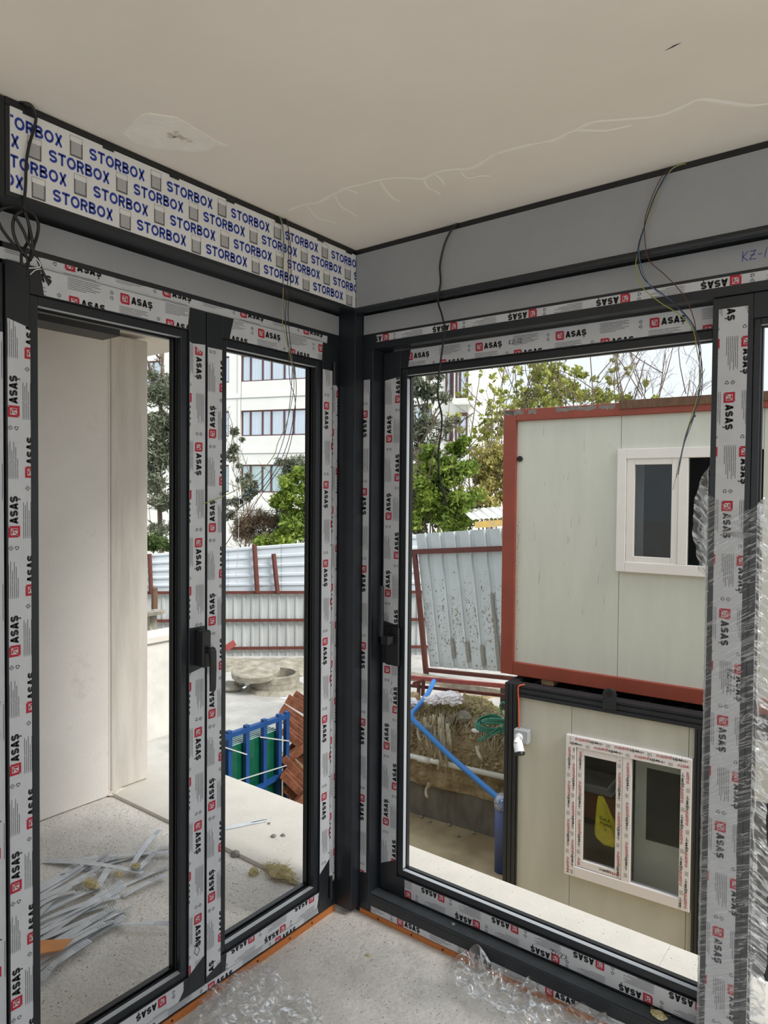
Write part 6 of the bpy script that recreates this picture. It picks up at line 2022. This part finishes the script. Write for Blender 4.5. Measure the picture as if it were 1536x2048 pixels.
# grit strewn over floor and terrace
def grit(name, label, n, gen, z, smin, smax, seed):
    g = random.Random(seed)
    q = MB()
    for _ in range(n):
        x, y = gen(g)
        s_ = smin+(smax-smin)*g.random()**3
        a = g.random()*6.28
        pts = [(x+s_*math.cos(a+t), y+s_*math.sin(a+t), z) for t in (0, 2.1, 4.2)]
        q.add(pts+[(x, y, z+s_*0.9)], [(0, 1, 3), (1, 2, 3), (2, 0, 3)])
    o = q.build(name, M_GRIT, recalc=False)
    return tag(o, label, 'grit', kind='stuff')
grit('floor_grit', 'dark grit scattered over the room floor', 3000, lambda g: (g.uniform(-0.06, 1.3), -abs(g.gauss(0, 0.55))+0.0), FZ, 0.0006, 0.0034, 1)
grit('terrace_grit', 'loose grit scattered over the terrace concrete', 4200, lambda g: (g.uniform(-1.78, -0.16), g.uniform(-1.2, 0.045)), TZ, 0.0008, 0.0038, 2)
grit('coping_grit', 'fine grit scattered over the stone coping', 500, lambda g: (g.uniform(-1.2, 1.2), g.uniform(0.08, 0.58)), -0.030, 0.0006, 0.003, 3)

# ------------------------------------------------------------------ plastic sheets on the floor
def inside(p, poly):
    x, y = p
    c = False
    for (x0, y0), (x1, y1) in zip(poly, poly[1:]+poly[:1]):
        if (y0 > y) != (y1 > y) and x < (x1-x0)*(y-y0)/(y1-y0)+x0:
            c = not c
    return c
def plastic(name, label, poly, z0, amp, freq, seed, step=0.006, lift=None):
    xs = [p[0] for p in poly]; ys = [p[1] for p in poly]
    nx = int((max(xs)-min(xs))/step)+2
    ny = int((max(ys)-min(ys))/step)+2
    idx = {}
    vs, fs = [], []
    for i in range(nx):
        for j in range(ny):
            x, y = min(xs)+i*step, min(ys)+j*step
            if inside((x, y), poly):
                p = Vector((x*freq, y*freq, seed))
                a1 = 1-abs(noise.noise(p))*2.2
                a2 = 1-abs(noise.noise(p*2.3+Vector((3, 1, 0))))*2.2
                a3 = 1-abs(noise.noise(p*5.1+Vector((7, 2, 0))))*2.2
                h = max(0, a1)*0.55+max(0, a2)*0.3+max(0, a3)*0.15
                k = lift(x, y) if lift else 1
                idx[i, j] = len(vs)
                vs.append((x+0.006*a2, y+0.006*a1, z0+0.002+amp*h*k+(0.0 if not lift else 0.02*max(0, k-1))))
    for i in range(nx-1):
        for j in range(ny-1):
            c = [idx.get(t) for t in ((i, j), (i+1, j), (i+1, j+1), (i, j+1))]
            if None not in c:
                fs.append(tuple(c))
    q = MB()
    q.add(vs, fs)
    o = q.build(name, M_PLAST, smooth=True, recalc=False)
    return tag(relocate(o), label, 'plastic sheet')
polyA = [(-0.075, -0.693, -0.030), (-0.129, -0.572, -0.030), (-0.120, -0.468, -0.030), (-0.060, -0.405, -0.030), (0.031, -0.425, -0.030), (0.114, -0.458, -0.030), (0.204, -0.446, -0.030), (0.292, -0.487, -0.030), (0.403, -0.620, -0.030), (0.254, -0.864, -0.030), (0.021, -0.825, -0.030)]
plastic('plastic_sheet', 'crumpled clear plastic sheet by the left door sill', [(p[0], p[1]) for p in polyA], FZ, 0.035, 7, 2.0)
polyB = [(0.464, -0.011, -0.030), (0.456, 0.048, -0.030), (0.488, 0.087, -0.030), (0.548, 0.055, -0.030), (0.619, 0.078, -0.030), (0.710, 0.070, -0.030), (0.775, 0.075, -0.030), (0.814, 0.061, -0.030), (0.889, 0.091, -0.030), (0.982, 0.066, -0.030), (1.107, -0.024, -0.030), (0.941, -0.222, -0.030), (0.764, -0.144, -0.030), (0.685, -0.153, -0.030), (0.590, -0.144, -0.030), (0.520, -0.095, -0.030)]
plastic('plastic_sheet', 'bunched clear plastic sheet against the sliding door sill', [(p[0], p[1]) for p in polyB], FZ, 0.06, 8, 6.0)
# a standing fold of the second sheet leaning on the sill
q = MB()
fold = [(0.509, 0.030, -0.033), (0.513, 0.036, 0.029), (0.535, 0.040, 0.058), (0.555, 0.040, 0.068), (0.586, 0.036, 0.041), (0.635, 0.028, 0.005), (0.582, 0.020, -0.023)]
cx_ = sum((Vector(p) for p in fold), Vector())/len(fold)
vs = [tuple(cx_+Vector((0, -0.014, 0)))]+[tuple(p) for p in fold]
q.add(vs, [(0, 1+i, 1+(i+1) % len(fold)) for i in range(len(fold))])
o = q.build('plastic_fold', M_PLAST, recalc=False)
sb = o.modifiers.new('soft', 'SUBSURF'); sb.levels = 2; sb.render_levels = 2
tag(relocate(o), 'upright fold of clear plastic leaning on the sliding door sill', 'plastic sheet')

# ------------------------------------------------------------------ stretch wrap round the sliding stile
wr = thing('stretch_wrap', (1.33, 0.05, 0.02), 'clear stretch wrap wound round the taped sliding door stile', 'plastic wrap')
def wrap(u, v):
    # u along the girth: left back -> front -> right loose flap, v from bottom to top
    z = -0.02+v*1.655+0.02*math.sin(u*9)*(1 if v > 0.95 else 0)
    prof = [(1.2735, 0.108), (1.2735, 0.0545), (1.30, 0.0535), (1.36, 0.0535), (1.400, 0.0535), (1.412, 0.075), (1.440, 0.085)]
    f = u*(len(prof)-1)
    k = min(int(f), len(prof)-2)
    t = f-k
    x = prof[k][0]*(1-t)+prof[k+1][0]*t
    y = prof[k][1]*(1-t)+prof[k+1][1]*t
    loose = 0.0008 if 1 < f < 4.3 else 0.006
    p = Vector((x*14+z*5, y*14, z*22))
    n = (1-abs(noise.noise(p))*2)*loose+(1-abs(noise.noise(p*2.7))*2)*loose*0.5
    flap = 0.010*noise.noise(Vector((3, z*6, 0))) if f > 4.6 else 0
    if f > 1:
        return (x+flap+n*0.8, y-0.0015-abs(n), z)
    return (x-0.0012-abs(n)*0.25, y, z)
for nm, uu0, uu1, m_ in (('wrap_front', 0.0, 4.05/6, M_WRAP), ('wrap_flap', 4.05/6, 1.0, M_WRAP2)):
    nu, nv = (60, 420) if nm == 'wrap_front' else (26, 420)
    vs = [wrap(uu0+(uu1-uu0)*i/(nu-1), j/(nv-1)) for i in range(nu) for j in range(nv)]
    q = MB()
    q.add(vs, [(i*nv+j, (i+1)*nv+j, (i+1)*nv+j+1, i*nv+j+1) for i in range(nu-1) for j in range(nv-1)])
    q.build(nm, m_, wr, smooth=True, recalc=False)
# bulge at the upper left
def bulge(u, v):
    z = 1.395+0.345*v
    wd = 0.062*math.sin(min(1, max(0, v))*math.pi)**0.75*(0.75+0.5*(v*0.6))
    x = 1.272-wd*u
    y = 0.062+0.045*math.sin(u*math.pi*0.5)*math.sin(v*math.pi)
    p = Vector((x*30, 2, z*26))
    n = (1-abs(noise.noise(p))*2)*0.006
    return (x+n*u, y+n*1.3, z)
vs = [bulge(i/20, j/60) for i in range(21) for j in range(61)]
q = MB()
q.add(vs, [(i*61+j, (i+1)*61+j, (i+1)*61+j+1, i*61+j+1) for i in range(20) for j in range(60)])
q.build('wrap_bulge', M_WRAP2, wr, smooth=True, recalc=False)
